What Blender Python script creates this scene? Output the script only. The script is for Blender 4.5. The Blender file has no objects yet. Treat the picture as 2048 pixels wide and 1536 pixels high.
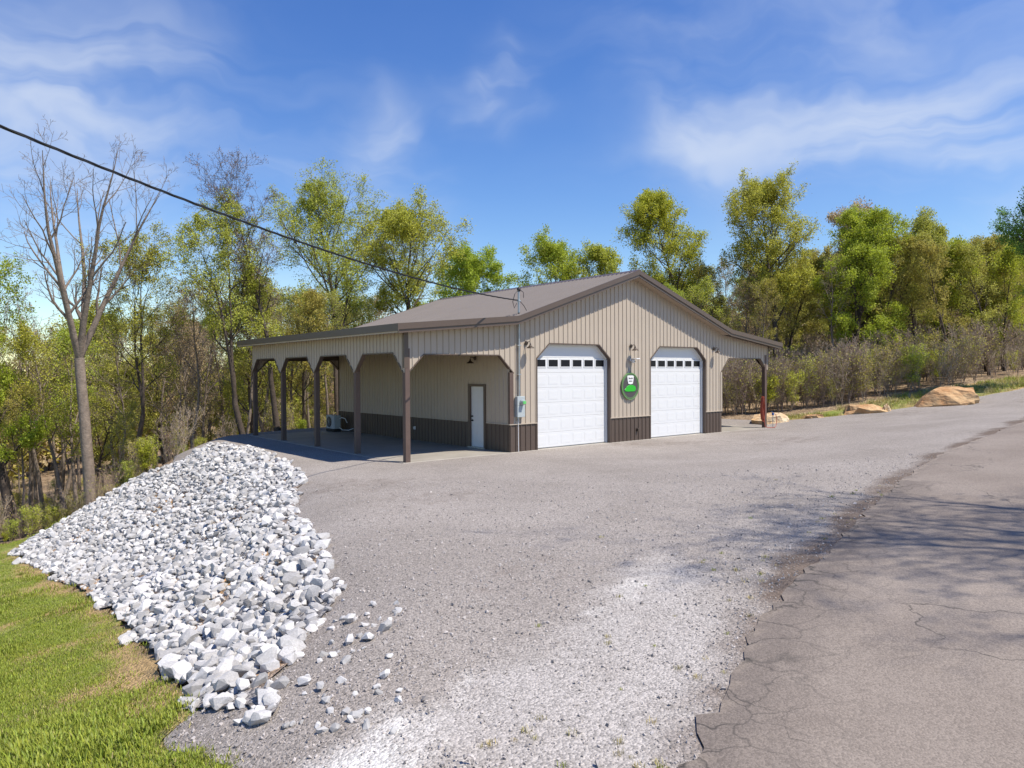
import bpy, bmesh, math, random
import numpy as np
from mathutils import Vector, Matrix, Euler
R = math.radians
random.seed(7); rng = np.random.default_rng(7)
SC = bpy.context.scene; COL = SC.collection

# ------------------------------------------------------------------ camera
CAM = np.array([-15.6765, -19.0802, 2.7562]); YAW, PIT, ROL, F = 0.6876, -0.0166, -0.0058, 1439.1   # F in px of a 2048 px wide picture
def ray(u, v):                                   # direction through a photograph pixel (depth 1)
    r2 = (u-1024)/F; u2 = (768-v)/F
    c, s = math.cos(ROL), math.sin(ROL); r = r2*c-u2*s; up = r2*s+u2*c
    c, s = math.cos(PIT), math.sin(PIT); fw = c-up*s; z = s+up*c
    c, s = math.cos(YAW), math.sin(YAW)
    return np.array([r*c+fw*s, -r*s+fw*c, z])
cam = bpy.data.objects.new('camera', bpy.data.cameras.new('camera')); COL.objects.link(cam)
f0 = ray(1024, 768); rx = ray(2024, 768)-f0; ux = ray(1024, -232)-f0
rx /= np.linalg.norm(rx); ux /= np.linalg.norm(ux)
M = Matrix.Identity(4)
for i in range(3):
    M[i][0] = rx[i]; M[i][1] = ux[i]; M[i][2] = -f0[i]; M[i][3] = CAM[i]
cam.matrix_world = M
cam.data.sensor_width = 36; cam.data.lens = F/2048*36; cam.data.clip_end = 6000; cam.data.clip_start = .05
SC.camera = cam
# ------------------------------------------------------------------ sun, sky, exposure
SUN = Vector((-.5, 1, -1.85)).normalized()       # the way the light travels
sd = bpy.data.lights.new('sun', 'SUN'); sd.energy = 5.0; sd.angle = R(.53); sd.color = (1, .94, .845)
so = bpy.data.objects.new('sun', sd); COL.objects.link(so); so.rotation_euler = SUN.to_track_quat('-Z', 'Y').to_euler(); so.location = (10, -20, 40)
EL = math.asin(-SUN.z); AZ = math.atan2(-SUN.x, -SUN.y)
W = bpy.data.worlds.new('World'); SC.world = W; W.use_nodes = True
def build_world():
    nt = W.node_tree; N = nt.nodes; L = nt.links; N.clear()
    out = N.new('ShaderNodeOutputWorld'); bg = N.new('ShaderNodeBackground'); bg.inputs[1].default_value = .07
    sky = N.new('ShaderNodeTexSky'); sky.sky_type = 'NISHITA'; sky.sun_disc = False
    sky.sun_elevation = EL; sky.sun_rotation = AZ; sky.air_density = 1.15; sky.dust_density = 0; sky.ozone_density = 2.0; sky.altitude = 200
    hs = N.new('ShaderNodeHueSaturation'); hs.inputs['Saturation'].default_value = 1.3; hs.inputs['Value'].default_value = 1.58; hs.inputs['Hue'].default_value = .517
    L.new(sky.outputs[0], hs.inputs['Color']); tint = N.new('ShaderNodeMixRGB'); tint.blend_type = 'MULTIPLY'; tint.inputs[0].default_value = 1; tint.inputs[2].default_value = (1.0, 1.09, 1.13, 1); L.new(hs.outputs[0], tint.inputs[1])
    tc = N.new('ShaderNodeTexCoord'); sp = N.new('ShaderNodeSeparateXYZ'); L.new(tc.outputs['Generated'], sp.inputs[0])
    ad = N.new('ShaderNodeMath'); ad.operation = 'MAXIMUM'; L.new(sp.outputs[2], ad.inputs[0]); ad.inputs[1].default_value = .03
    ad2 = N.new('ShaderNodeMath'); ad2.operation = 'ADD'; L.new(ad.outputs[0], ad2.inputs[0]); ad2.inputs[1].default_value = .12
    dx = N.new('ShaderNodeMath'); dx.operation = 'DIVIDE'; L.new(sp.outputs[0], dx.inputs[0]); L.new(ad2.outputs[0], dx.inputs[1])
    dy = N.new('ShaderNodeMath'); dy.operation = 'DIVIDE'; L.new(sp.outputs[1], dy.inputs[0]); L.new(ad2.outputs[0], dy.inputs[1])
    cb = N.new('ShaderNodeCombineXYZ'); L.new(dx.outputs[0], cb.inputs[0]); L.new(dy.outputs[0], cb.inputs[1])
    def noise(rot, scl, loc, scale, det, rough, dist):
        mp = N.new('ShaderNodeMapping'); mp.inputs['Rotation'].default_value = (0, 0, rot); mp.inputs['Scale'].default_value = scl; mp.inputs['Location'].default_value = loc
        L.new(cb.outputs[0], mp.inputs[0]); n = N.new('ShaderNodeTexNoise'); L.new(mp.outputs[0], n.inputs['Vector'])
        n.inputs['Scale'].default_value = scale; n.inputs['Detail'].default_value = det; n.inputs['Roughness'].default_value = rough; n.inputs['Distortion'].default_value = dist
        return n.outputs[0]
    def ramp(s, a, b):
        m = N.new('ShaderNodeMapRange'); m.interpolation_type = 'SMOOTHSTEP'; L.new(s, m.inputs[0]); m.inputs[1].default_value = a; m.inputs[2].default_value = b; return m.outputs[0]
    a = ramp(noise(R(-20), (1, .5, 1), (3.2, 1.3, 0), .8, 4, .5, .8), .45, .85)
    wn = N.new('ShaderNodeTexNoise'); wn.inputs['Scale'].default_value = 4.5; wn.inputs['Detail'].default_value = 4; L.new(tc.outputs['Generated'], wn.inputs['Vector'])
    wv = N.new('ShaderNodeVectorMath'); wv.operation = 'MULTIPLY_ADD'; L.new(wn.outputs['Color'], wv.inputs[0]); wv.inputs[1].default_value = (.34, .34, .2); wv.inputs[2].default_value = (-.17, -.17, -.1)
    wa = N.new('ShaderNodeVectorMath'); wa.operation = 'ADD'; L.new(wv.outputs[0], wa.inputs[0]); L.new(tc.outputs['Generated'], wa.inputs[1])
    nm = N.new('ShaderNodeVectorMath'); nm.operation = 'NORMALIZE'; L.new(wa.outputs[0], nm.inputs[0])
    mp = N.new('ShaderNodeMapping'); mp.inputs['Rotation'].default_value = (R(6), R(-8), 0); mp.inputs['Scale'].default_value = (2.6, 2.6, 9.5); mp.inputs['Location'].default_value = (1.3, .4, .2); L.new(nm.outputs[0], mp.inputs[0])
    n2 = N.new('ShaderNodeTexNoise'); L.new(mp.outputs[0], n2.inputs['Vector']); n2.inputs['Scale'].default_value = 1.25; n2.inputs['Detail'].default_value = 5; n2.inputs['Roughness'].default_value = .5; n2.inputs['Distortion'].default_value = .5
    b = ramp(n2.outputs[0], .33, .72)
    def math_(op, x, y, z=None):
        m = N.new('ShaderNodeMath'); m.operation = op
        for i, q in enumerate((x, y, z)):
            if q is None: continue
            if isinstance(q, (int, float)): m.inputs[i].default_value = q
            else: L.new(q, m.inputs[i])
        return m.outputs[0]
    body = math_('MULTIPLY', a, .07)
    for (u, v, r, k) in ((1330, 262, 5, .36), (1450, 275, 5, .36), (1570, 255, 5, .26), (1840, 120, 9, .46), (1930, 290, 8, .38), (1780, 350, 7, .32), (985, 188, 3.6, .8), (770, 295, 4.5, .42), (840, 365, 4.5, .38), (120, 215, 10, .32), (250, 330, 9, .4), (60, 60, 16, .2), (1550, 40, 16, .3), (560, 560, 14, .4), (2300, 250, 12, .4), (-300, 250, 14, .4)):
        d = Vector(ray(u, v)).normalized(); dt = N.new('ShaderNodeVectorMath'); dt.operation = 'DOT_PRODUCT'; L.new(nm.outputs[0], dt.inputs[0]); dt.inputs[1].default_value = d
        body = math_('ADD', body, math_('MULTIPLY', math_('POWER', math_('MAXIMUM', dt.outputs['Value'], 0.), .7/(1-math.cos(R(r*.55)))), k))
    wisp = math_('MULTIPLY', body, math_('MULTIPLY_ADD', b, .95, .12))
    cl = N.new('ShaderNodeClamp'); L.new(wisp, cl.inputs[0]); cl.inputs[2].default_value = .72
    mx = N.new('ShaderNodeMixRGB'); L.new(cl.outputs[0], mx.inputs[0]); L.new(tint.outputs[0], mx.inputs[1]); mx.inputs[2].default_value = (8.4, 9.2, 10.6, 1)
    L.new(mx.outputs[0], bg.inputs[0]); L.new(bg.outputs[0], out.inputs[0])
build_world()
SC.view_settings.view_transform = 'Standard'; SC.view_settings.look = 'None'; SC.view_settings.gamma = 1; SC.view_settings.exposure = .34
SC.view_settings.use_curve_mapping = False
SC.cycles.max_bounces = 6; SC.cycles.diffuse_bounces = 2; SC.cycles.transparent_max_bounces = 4; SC.cycles.use_denoising = True

# ------------------------------------------------------------------ helpers
def ob(name, me, parent=None, mat=None, label=None, cat=None, group=None, kind=None, loc=None):
    o = bpy.data.objects.new(name, me); COL.objects.link(o)
    if me is not None and mat is not None and not len(me.materials): me.materials.append(mat)
    if parent is not None: o.parent = parent
    if label: o['label'] = label
    if cat: o['category'] = cat
    if group: o['group'] = group
    if kind: o['kind'] = kind
    if loc is not None: o.location = loc
    return o
def thing(name, label, cat, loc=(0, 0, 0), group=None, rz=0):
    o = ob(name, None, None, None, label, cat, group, None, loc); o.rotation_euler.z = rz; o.empty_display_size = .2; return o
def np_mesh(name, V, Fc, smooth=False):
    """V (n,3); Fc: (m,3) or (m,4) int array, or list of such arrays"""
    if not isinstance(Fc, list): Fc = [Fc]
    Fc = [np.asarray(f, dtype=np.int32) for f in Fc if len(f)]
    me = bpy.data.meshes.new(name); V = np.asarray(V, dtype=np.float32)
    me.vertices.add(len(V)); me.vertices.foreach_set('co', V.ravel())
    nl = sum(f.size for f in Fc); npoly = sum(len(f) for f in Fc)
    me.loops.add(nl); me.polygons.add(npoly)
    me.loops.foreach_set('vertex_index', np.concatenate([f.ravel() for f in Fc]))
    tot = np.concatenate([np.full(len(f), f.shape[1], dtype=np.int32) for f in Fc]); st = np.concatenate([[0], np.cumsum(tot)[:-1]]).astype(np.int32)
    me.polygons.foreach_set('loop_start', st); me.polygons.foreach_set('loop_total', tot)
    me.polygons.foreach_set('use_smooth', np.full(npoly, smooth)); me.update(calc_edges=True); me.validate()
    return me
class MB:
    def __init__(s): s.v = []; s.f = []
    def box(s, x0, y0, z0, x1, y1, z1):
        n = len(s.v); s.v += [(x, y, z) for z in (z0, z1) for y in (y0, y1) for x in (x0, x1)]
        s.f += [tuple(n+i for i in q) for q in ((0, 2, 3, 1), (4, 5, 7, 6), (0, 1, 5, 4), (2, 6, 7, 3), (0, 4, 6, 2), (1, 3, 7, 5))]; return s
    def prism(s, pts, axis, a, b):               # 2D outline swept along an axis (0 x, 1 y, 2 z)
        n = len(s.v); k = len(pts)
        for t in (a, b):
            for (p, q) in pts: s.v.append({0: (t, p, q), 1: (p, t, q), 2: (p, q, t)}[axis])
        s.f.append(tuple(n+i for i in range(k))); s.f.append(tuple(n+k+i for i in reversed(range(k))))
        for i in range(k): j = (i+1) % k; s.f.append((n+i, n+k+i, n+k+j, n+j))
        return s
    def tube(s, pts, rad, sides=8, cap=True):
        pts = [Vector(p) for p in pts]; n0 = len(s.v); m = len(pts)
        if not hasattr(rad, '__len__'): rad = [rad]*m
        d0 = (pts[1]-pts[0]).normalized(); a = d0.orthogonal().normalized()
        for i, p in enumerate(pts):
            d = (pts[min(i+1, m-1)]-pts[max(i-1, 0)]).normalized(); a = (a-d*a.dot(d)).normalized(); b = d.cross(a)
            for k in range(sides):
                t = 2*math.pi*k/sides; s.v.append(tuple(p+(a*math.cos(t)+b*math.sin(t))*rad[i]))
        for i in range(m-1):
            for k in range(sides):
                q = (k+1) % sides; A = n0+i*sides; s.f.append((A+k, A+q, A+sides+q, A+sides+k))
        if cap: s.f.append(tuple(n0+k for k in reversed(range(sides)))); s.f.append(tuple(n0+(m-1)*sides+k for k in range(sides)))
        return s
    def lathe(s, prof, c=(0, 0, 0), axis='z', sides=20):
        n0 = len(s.v); m = len(prof)
        for (r, h) in prof:
            for k in range(sides):
                t = 2*math.pi*k/sides; x, y = r*math.cos(t), r*math.sin(t)
                q = (x, y, h) if axis == 'z' else ((x, h, y) if axis == 'y' else (h, x, y)); s.v.append((q[0]+c[0], q[1]+c[1], q[2]+c[2]))
        for i in range(m-1):
            for k in range(sides):
                q = (k+1) % sides; A = n0+i*sides; s.f.append((A+k, A+q, A+sides+q, A+sides+k))
        s.f.append(tuple(n0+k for k in reversed(range(sides)))); s.f.append(tuple(n0+(m-1)*sides+k for k in range(sides)))
        return s
    def mesh(s, name, smooth=False, bevel=0):
        me = bpy.data.meshes.new(name); me.from_pydata(s.v, [], s.f)
        bm = bmesh.new(); bm.from_mesh(me)
        if bevel: bmesh.ops.bevel(bm, geom=bm.edges[:], offset=bevel, segments=1, affect='EDGES', clamp_overlap=True)
        bmesh.ops.recalc_face_normals(bm, faces=bm.faces); bm.to_mesh(me); bm.free()
        if smooth:
            for p in me.polygons: p.use_smooth = True
            if hasattr(me, 'set_sharp_from_angle'): me.set_sharp_from_angle(angle=R(40))
        return me
    def build(s, name, mat, parent=None, smooth=False, bevel=0, **k): return ob(name, s.mesh(name, smooth, bevel), parent, mat, **k)

# ------------------------------------------------------------------ materials
MAT = {}
def mat(name, col, rough=.6, metal=0., spec=.5, noise=None, bump=None, rnd=0., trans=0., coat=0.):
    """noise=(scale, amount[, col2]) ; bump=(scale, strength, dist); rnd = value spread per island and object; trans = leaf translucency"""
    m = bpy.data.materials.new(name); m.use_nodes = True; nt = m.node_tree; N = nt.nodes; L = nt.links; P = N['Principled BSDF']
    P.inputs['Roughness'].default_value = rough; P.inputs['Metallic'].default_value = metal; P.inputs['Specular IOR Level'].default_value = spec
    if coat: P.inputs['Coat Weight'].default_value = coat
    c = N.new('ShaderNodeRGB'); c.outputs[0].default_value = (*col, 1); src = c.outputs[0]
    tc = N.new('ShaderNodeTexCoord')
    if noise:
        n = N.new('ShaderNodeTexNoise'); n.inputs['Scale'].default_value = noise[0]; n.inputs['Detail'].default_value = 6; n.inputs['Roughness'].default_value = .65
        L.new(tc.outputs['Object'], n.inputs['Vector']); r = N.new('ShaderNodeMapRange'); L.new(n.outputs[0], r.inputs[0]); r.inputs[1].default_value = .3; r.inputs[2].default_value = .7
        mx = N.new('ShaderNodeMixRGB'); L.new(r.outputs[0], mx.inputs[0]); c2 = noise[2] if len(noise) > 2 else tuple(x*(1-noise[1]) for x in col)
        mx.inputs[1].default_value = (*c2, 1); L.new(src, mx.inputs[2]); src = mx.outputs[0]
    if rnd:
        g = N.new('ShaderNodeNewGeometry'); oi = N.new('ShaderNodeObjectInfo'); a = N.new('ShaderNodeMath'); a.operation = 'ADD'; L.new(g.outputs['Random Per Island'], a.inputs[0]); L.new(oi.outputs['Random'], a.inputs[1])
        fr = N.new('ShaderNodeMath'); fr.operation = 'FRACT'; L.new(a.outputs[0], fr.inputs[0])
        r = N.new('ShaderNodeMapRange'); L.new(fr.outputs[0], r.inputs[0]); r.inputs[3].default_value = 1-rnd; r.inputs[4].default_value = 1+rnd
        h = N.new('ShaderNodeMapRange'); L.new(oi.outputs['Random'], h.inputs[0]); h.inputs[3].default_value = .5-.022*(trans > 0); h.inputs[4].default_value = .5+.012*(trans > 0)
        hs = N.new('ShaderNodeHueSaturation'); L.new(r.outputs[0], hs.inputs['Value']); L.new(h.outputs[0], hs.inputs['Hue']); L.new(src, hs.inputs['Color']); src = hs.outputs[0]
    L.new(src, P.inputs['Base Color'])
    if bump:
        n = N.new('ShaderNodeTexNoise'); n.inputs['Scale'].default_value = bump[0]; n.inputs['Detail'].default_value = 5; L.new(tc.outputs['Object'], n.inputs['Vector'])
        b = N.new('ShaderNodeBump'); b.inputs['Strength'].default_value = bump[1]; b.inputs['Distance'].default_value = bump[2]; L.new(n.outputs[0], b.inputs['Height']); L.new(b.outputs[0], P.inputs['Normal'])
    if trans:
        t = N.new('ShaderNodeBsdfTranslucent'); L.new(src, t.inputs[0]); ms = N.new('ShaderNodeMixShader'); ms.inputs[0].default_value = trans
        L.new(P.outputs[0], ms.inputs[1]); L.new(t.outputs[0], ms.inputs[2]); L.new(ms.outputs[0], N['Material Output'].inputs[0])
    MAT[name] = m; return m
mat('siding_tan', (.465, .39, .305), .45, noise=(.9, .07)); mat('wainscot_brown', (.095, .068, .052), .42, noise=(1.2, .1))
mat('trim_brown', (.108, .076, .057), .4, noise=(2, .1)); mat('roof_tan', (.235, .202, .176), .5, noise=(.7, .1), spec=.35)
mat('post_brown', (.125, .082, .064), .6, noise=(3, .2)); mat('soffit_tan', (.42, .34, .26), .55)
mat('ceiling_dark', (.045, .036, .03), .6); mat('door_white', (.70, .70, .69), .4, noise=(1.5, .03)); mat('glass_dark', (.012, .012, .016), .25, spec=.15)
mat('galvanised', (.48, .50, .51), .38, .7, noise=(8, .25)); mat('black_metal', (.02, .018, .017), .4)
mat('bronze', (.065, .048, .036), .4, .3); mat('plastic_white', (.75, .75, .74), .4); mat('box_grey', (.42, .46, .46), .45, noise=(4, .1))
mat('meter_green', (.12, .5, .13), .35); mat('meter_glass', (.35, .42, .40), .1); mat('cable_black', (.012, .012, .014), .55)
mat('hose_orange', (.42, .085, .045), .5, noise=(12, .3)); mat('hydrant_blue', (.02, .09, .28), .4); mat('rubber', (.02, .02, .02), .7)
mat('sign_face', (.075, .068, .068), .4, noise=(6, .15)); mat('sign_green', (.02, .42, .02), .4); mat('sign_ring', (.13, .26, .09), .4); mat('sign_white', (.78, .78, .76), .4)
mat('ink', (.06, .06, .06), .6)
mat('concrete', (.40, .36, .30), .55, noise=(.8, .3), bump=(60, .12, .004))
mat('bark_grey', (.30, .235, .185), .9, noise=(5, .5), bump=(14, .7, .03)); mat('bark_dark', (.105, .078, .06), .9, noise=(5, .5), bump=(14, .7, .03))
mat('twig_red', (.33, .245, .19), .9, noise=(3, .35)); mat('twig_tan', (.43, .34, .25), .9, noise=(3, .35))
mat('leaf_spring', (.48, .52, .07), .6, rnd=.35, trans=.45); mat('leaf_fresh', (.43, .49, .045), .6, rnd=.35, trans=.45)
mat('leaf_olive', (.47, .45, .085), .65, rnd=.38, trans=.42); mat('leaf_dark', (.19, .32, .05), .6, rnd=.4, trans=.38); mat('leaf_tan', (.52, .38, .20), .7, rnd=.35, trans=.3)
mat('stone_white', (.555, .535, .51), .9, noise=(6, .34), rnd=.34, bump=(40, .35, .01))
mat('pebble', (.36, .325, .30), .9, rnd=.42); mat('boulder', (.60, .42, .22), .9, noise=(1.7, 0, (.40, .19, .07)), bump=(4, 1.0, .15))
mat('boulder_pale', (.66, .55, .38), .9, noise=(1.7, 0, (.52, .30, .12)), bump=(4, 1.0, .15))
mat('grass_blade', (.27, .325, .035), .6, rnd=.4, trans=.3); mat('grass_dry', (.46, .40, .16), .7, rnd=.4, trans=.2)
def ground_mat(name, ca, cb, sc_big, fine, fine_amt, layers=(), bump=.5, bdist=.02, rough=.95, cracks=None, spots=None):
    m = bpy.data.materials.new(name); m.use_nodes = True; nt = m.node_tree; N = nt.nodes; L = nt.links; P = N['Principled BSDF']; P.inputs['Roughness'].default_value = rough; P.inputs['Specular IOR Level'].default_value = .25
    tc = N.new('ShaderNodeTexCoord'); V = tc.outputs['Object']
    def noise(s, d=5, r=.6):
        n = N.new('ShaderNodeTexNoise'); n.inputs['Scale'].default_value = s; n.inputs['Detail'].default_value = d; n.inputs['Roughness'].default_value = r; L.new(V, n.inputs['Vector']); return n.outputs[0]
    def mr(x, a, b, c=0., d=1.):
        r = N.new('ShaderNodeMapRange'); L.new(x, r.inputs[0]); r.inputs[1].default_value = a; r.inputs[2].default_value = b; r.inputs[3].default_value = c; r.inputs[4].default_value = d; return r.outputs[0]
    def mix(f, a, b, op='MIX'):
        x = N.new('ShaderNodeMixRGB'); x.blend_type = op
        for i, s in ((0, f), (1, a), (2, b)):
            if isinstance(s, (int, float)): x.inputs[i].default_value = s
            elif isinstance(s, tuple): x.inputs[i].default_value = (*s, 1)
            else: L.new(s, x.inputs[i])
        return x.outputs[0]
    c = mix(mr(noise(sc_big), .32, .68), ca, cb)
    for (at, colr, ns) in layers:
        a = N.new('ShaderNodeAttribute'); a.attribute_name = at
        n = N.new('ShaderNodeMath'); n.operation = 'MULTIPLY_ADD'; L.new(noise(ns, 6, .7), n.inputs[0]); n.inputs[1].default_value = 1.1; n.inputs[2].default_value = -.55
        ad = N.new('ShaderNodeMath'); ad.operation = 'ADD'; L.new(a.outputs['Fac'], ad.inputs[0]); L.new(n.outputs[0], ad.inputs[1])
        mu = N.new('ShaderNodeMath'); mu.operation = 'MULTIPLY'; L.new(mr(ad.outputs[0], .25, .75), mu.inputs[0]); L.new(mr(a.outputs['Fac'], 0, .1), mu.inputs[1])
        c = mix(mu.outputs[0], c, colr)
    vo = N.new('ShaderNodeTexVoronoi'); vo.inputs['Scale'].default_value = fine; L.new(V, vo.inputs['Vector'])
    bw = N.new('ShaderNodeRGBToBW'); L.new(vo.outputs['Color'], bw.inputs[0])
    v = mr(bw.outputs[0], .15, .85, 1-fine_amt, 1+fine_amt); cc = N.new('ShaderNodeCombineXYZ')
    for i in range(3): L.new(v, cc.inputs[i])
    c = mix(1.0, c, cc.outputs[0], 'MULTIPLY')
    if cracks:
        dn = N.new('ShaderNodeTexNoise'); dn.inputs['Scale'].default_value = 1.1; dn.inputs['Detail'].default_value = 5; L.new(V, dn.inputs['Vector'])
        vm = N.new('ShaderNodeVectorMath'); vm.operation = 'MULTIPLY_ADD'; L.new(dn.outputs['Color'], vm.inputs[0]); vm.inputs[1].default_value = (1.3, 1.3, 0); L.new(V, vm.inputs[2])
        for (s, wdt, at) in cracks:
            ve = N.new('ShaderNodeTexVoronoi'); ve.feature = 'DISTANCE_TO_EDGE'; ve.inputs['Scale'].default_value = s; L.new(vm.outputs[0], ve.inputs['Vector'])
            k = mr(ve.outputs['Distance'], 0, wdt*s, .8, 0.)
            k2 = N.new('ShaderNodeMath'); k2.operation = 'MULTIPLY'; L.new(k, k2.inputs[0])
            if at: a = N.new('ShaderNodeAttribute'); a.attribute_name = at; L.new(a.outputs['Fac'], k2.inputs[1])
            else: L.new(mr(noise(.45, 3), .42, .55), k2.inputs[1])
            c = mix(k2.outputs[0], c, (.05, .045, .04))
    L.new(c, P.inputs['Base Color'])
    b = N.new('ShaderNodeBump'); b.inputs['Strength'].default_value = bump; b.inputs['Distance'].default_value = bdist
    h = N.new('ShaderNodeMath'); h.operation = 'MULTIPLY_ADD'; L.new(vo.outputs['Distance'], h.inputs[0]); h.inputs[1].default_value = -1.; L.new(noise(fine*.6, 3), h.inputs[2])
    L.new(h.outputs[0], b.inputs['Height']); L.new(b.outputs[0], P.inputs['Normal']); MAT[name] = m; return m
ground_mat('forest_floor', (.20, .135, .08), (.32, .235, .15), .7, 9, .45, bump=.8, bdist=.06)
ground_mat('gravel', (.26, .228, .198), (.325, .288, .255), .35, 50, .32, layers=(('dirt', (.15, .115, .09), 2.2), ('dust', (.385, .352, .32), 1.3), ('powder', (.60, .57, .525), 3.4)), bump=.55, bdist=.02)
ground_mat('asphalt', (.205, .168, .138), (.262, .22, .183), .5, 70, .20, layers=(('edge', (.175, .145, .122), 3.),), bump=.35, bdist=.008, rough=.9, cracks=((.30, .016, None), (1.7, .016, 'edge')))
ground_mat('lawn', (.19, .235, .045), (.27, .29, .075), .9, 30, .35, layers=(('dirt', (.40, .27, .125), 2.6),), bump=.8, bdist=.03)
ground_mat('bed', (.26, .245, .235), (.20, .18, .165), .8, 25, .5, layers=(('dirt', (.50, .29, .12), 1.5),), bump=.8, bdist=.04)

# ------------------------------------------------------------------ terrain
class TPS:
    def __init__(s, P, lam=.02):
        P = np.array(P, float); X = P[:, :2]/10; n = len(P); s.X = X
        K = s.k(np.linalg.norm(X[:, None]-X[None], axis=2))+lam*np.eye(n); Q = np.c_[np.ones(n), X]
        A = np.block([[K, Q], [Q.T, np.zeros((3, 3))]]); s.w = np.linalg.solve(A, np.r_[P[:, 2], 0, 0, 0])
    @staticmethod
    def k(r): return np.where(r > 1e-9, r*r*np.log(np.maximum(r, 1e-9)), 0.)
    def __call__(s, x, y):
        x = np.asarray(x, float)/10; y = np.asarray(y, float)/10; z = s.w[-3]+s.w[-2]*x+s.w[-1]*y
        for (px, py), w in zip(s.X, s.w): z = z+w*s.k(np.hypot(x-px, y-py))
        return z
padT = TPS([(-4, 0, -.04), (-4, 6, -.04), (-4, 13, -.04), (4, 0, -.04), (12, 0, -.03), (16, 0, -.03), (16, 7, -.03), (16, 13, -.03), (4, 13, -.04), (5, -4, -.02), (-11.6, -16, -.02), (-8.3, -1.9, -.12), (-7.5, 8.2, -.14), (-11.6, -10.7, -.05),
    (-13.4, -13.4, -.1), (-3.9, -13.7, .3), (4.1, -12.2, .65), (14, -11.1, 1.0), (25.9, -4.7, .92), (28.7, -7, 1.45), (18, .5, .1), (22, -2.5, .48), (40, -9, 2.1), (60, -6, 3.0), (-16, -19, -.3), (-9.7, -17.5, .02), (-5.4, -16.3, .3),
    (2, -18, .75), (-25, -24, -.9), (20, 13, .1), (30, 6, 1.3), (41, -4, 2.5), (28.5, -1, 1.35), (23.1, .8, .5), (55, 10, 3.0), (80, 0, 3.6), (20, -25, 1.3), (60, -30, 2.5), (80, 30, 3), (-30, -60, -2), (30, -60, 1)])
outT = TPS([(-13.4, 10.8, -3.5), (-12.9, -4, -2), (-13.4, -9.8, -1.05), (-13.2, 16.4, -4.2), (-15, -10.3, -1.2), (-14, -12.5, -.5), (-16, -19, -.5), (-20, 5, -3.7), (-20, -8, -2), (-25, -20, -1.3), (-12, 25, -5.6), (-5, 22, -5), (5, 24, -4.5),
    (18, 24, -2), (30, 24, .3), (0, 50, -7), (30, 50, -3), (60, 50, 1), (-40, 40, -9), (-40, 0, -6), (40, 12, 1.6), (-30, -50, -3), (10, 80, -7), (80, 80, 1)], .05)
PAD = np.array([(-13.6, -60), (-14.2, -20), (-13.9, -14.5), (-13.2, -12.6), (-11.7, -10.7), (-9.6, -5), (-8.4, -1.9), (-7.5, 3), (-7.3, 8), (-6.8, 12), (-5, 15), (0, 16), (18, 17), (30, 24), (60, 40), (120, 60), (120, -60)], float)
def sdist(poly, x, y):                            # signed distance, positive outside
    x = np.asarray(x, float); y = np.asarray(y, float); d = np.full(x.shape, 1e9); ins = np.zeros(x.shape, bool); n = len(poly)
    for i in range(n):
        ax, ay = poly[i]; bx, by = poly[(i+1) % n]; ex, ey = bx-ax, by-ay
        t = np.clip(((x-ax)*ex+(y-ay)*ey)/(ex*ex+ey*ey), 0, 1); d = np.minimum(d, np.hypot(x-ax-t*ex, y-ay-t*ey))
        if ay != by: ins ^= ((ay > y) != (by > y)) & (x < (bx-ax)*(y-ay)/(by-ay)+ax)
    return np.where(ins, -d, d)
def vnoise(x, y, s, seed=0):                      # cheap smooth noise, -1..1
    x = np.asarray(x)*s; y = np.asarray(y)*s; z = 0
    for k in range(4):
        a = 1.7*k+seed*2.3+.4; f = 1.0*1.63**k; z = z+np.sin((x*math.cos(a)+y*math.sin(a))*f+seed*5.1+k*1.9+1.3*np.sin((y*math.cos(a)-x*math.sin(a))*f*.7+k+seed))/(1.35**k)
    return z/2.4
def terrain(x, y):
    x = np.asarray(x, float); y = np.asarray(y, float)
    rr = np.hypot(x-5, y); xc = 5+(x-5)*np.minimum(1, 95/np.maximum(rr, 1e-6)); yc = y*np.minimum(1, 95/np.maximum(rr, 1e-6))
    p = np.clip(padT(xc, yc), -3, 4.5); o = np.clip(outT(xc, yc), -10, 4); d = sdist(PAD, xc, yc)
    dd = np.where(d > -1.2, (d+1.2)**2/4.8, 0); dd = np.where(d > 1.2, d, dd)   # rounded shoulder
    a = p-.56*dd; k = .5; h = np.clip(.5+.5*(a-o)/k, 0, 1); z = o+(a-o)*h+k*h*(1-h); z = np.where(d < -1.2, p, z)
    flat = np.maximum.reduce([-4.6-xc, xc-16.3, -.4-yc, yc-13.4]); w = np.clip(flat/1.2, 0, 1); z = z*w+(-.075)*(1-w)
    z = z+w*.03*vnoise(xc, yc, .8, 3)*np.where(d < 0, .5, 1)
    far = np.clip((rr-90)/200, 0, 1); return z*(1-far)+(-6)*far
def tz(x, y): return float(terrain(np.array([x]), np.array([y]))[0])
def hit(u, v):                                    # where a pixel's ray meets the ground
    d = ray(u, v); t = np.linspace(2, 90, 3000); P = CAM+d*t[:, None]; g = P[:, 2]-terrain(P[:, 0], P[:, 1]); i = np.argmax(g < 0)
    if g[i] >= 0: i = len(t)-1
    return P[i, 0], P[i, 1]
def at(u, depth): d = ray(u, 744); return CAM[0]+d[0]*depth, CAM[1]+d[1]*depth
def px_poly(pts): return np.array([hit(*p) for p in pts])
def depth_of(x, y): return (x-CAM[0])*math.sin(YAW)+(y-CAM[1])*math.cos(YAW)
def px_of(x, y): return 1024+F*((x-CAM[0])*math.cos(YAW)-(y-CAM[1])*math.sin(YAW))/np.maximum(depth_of(x, y), .1)

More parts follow.
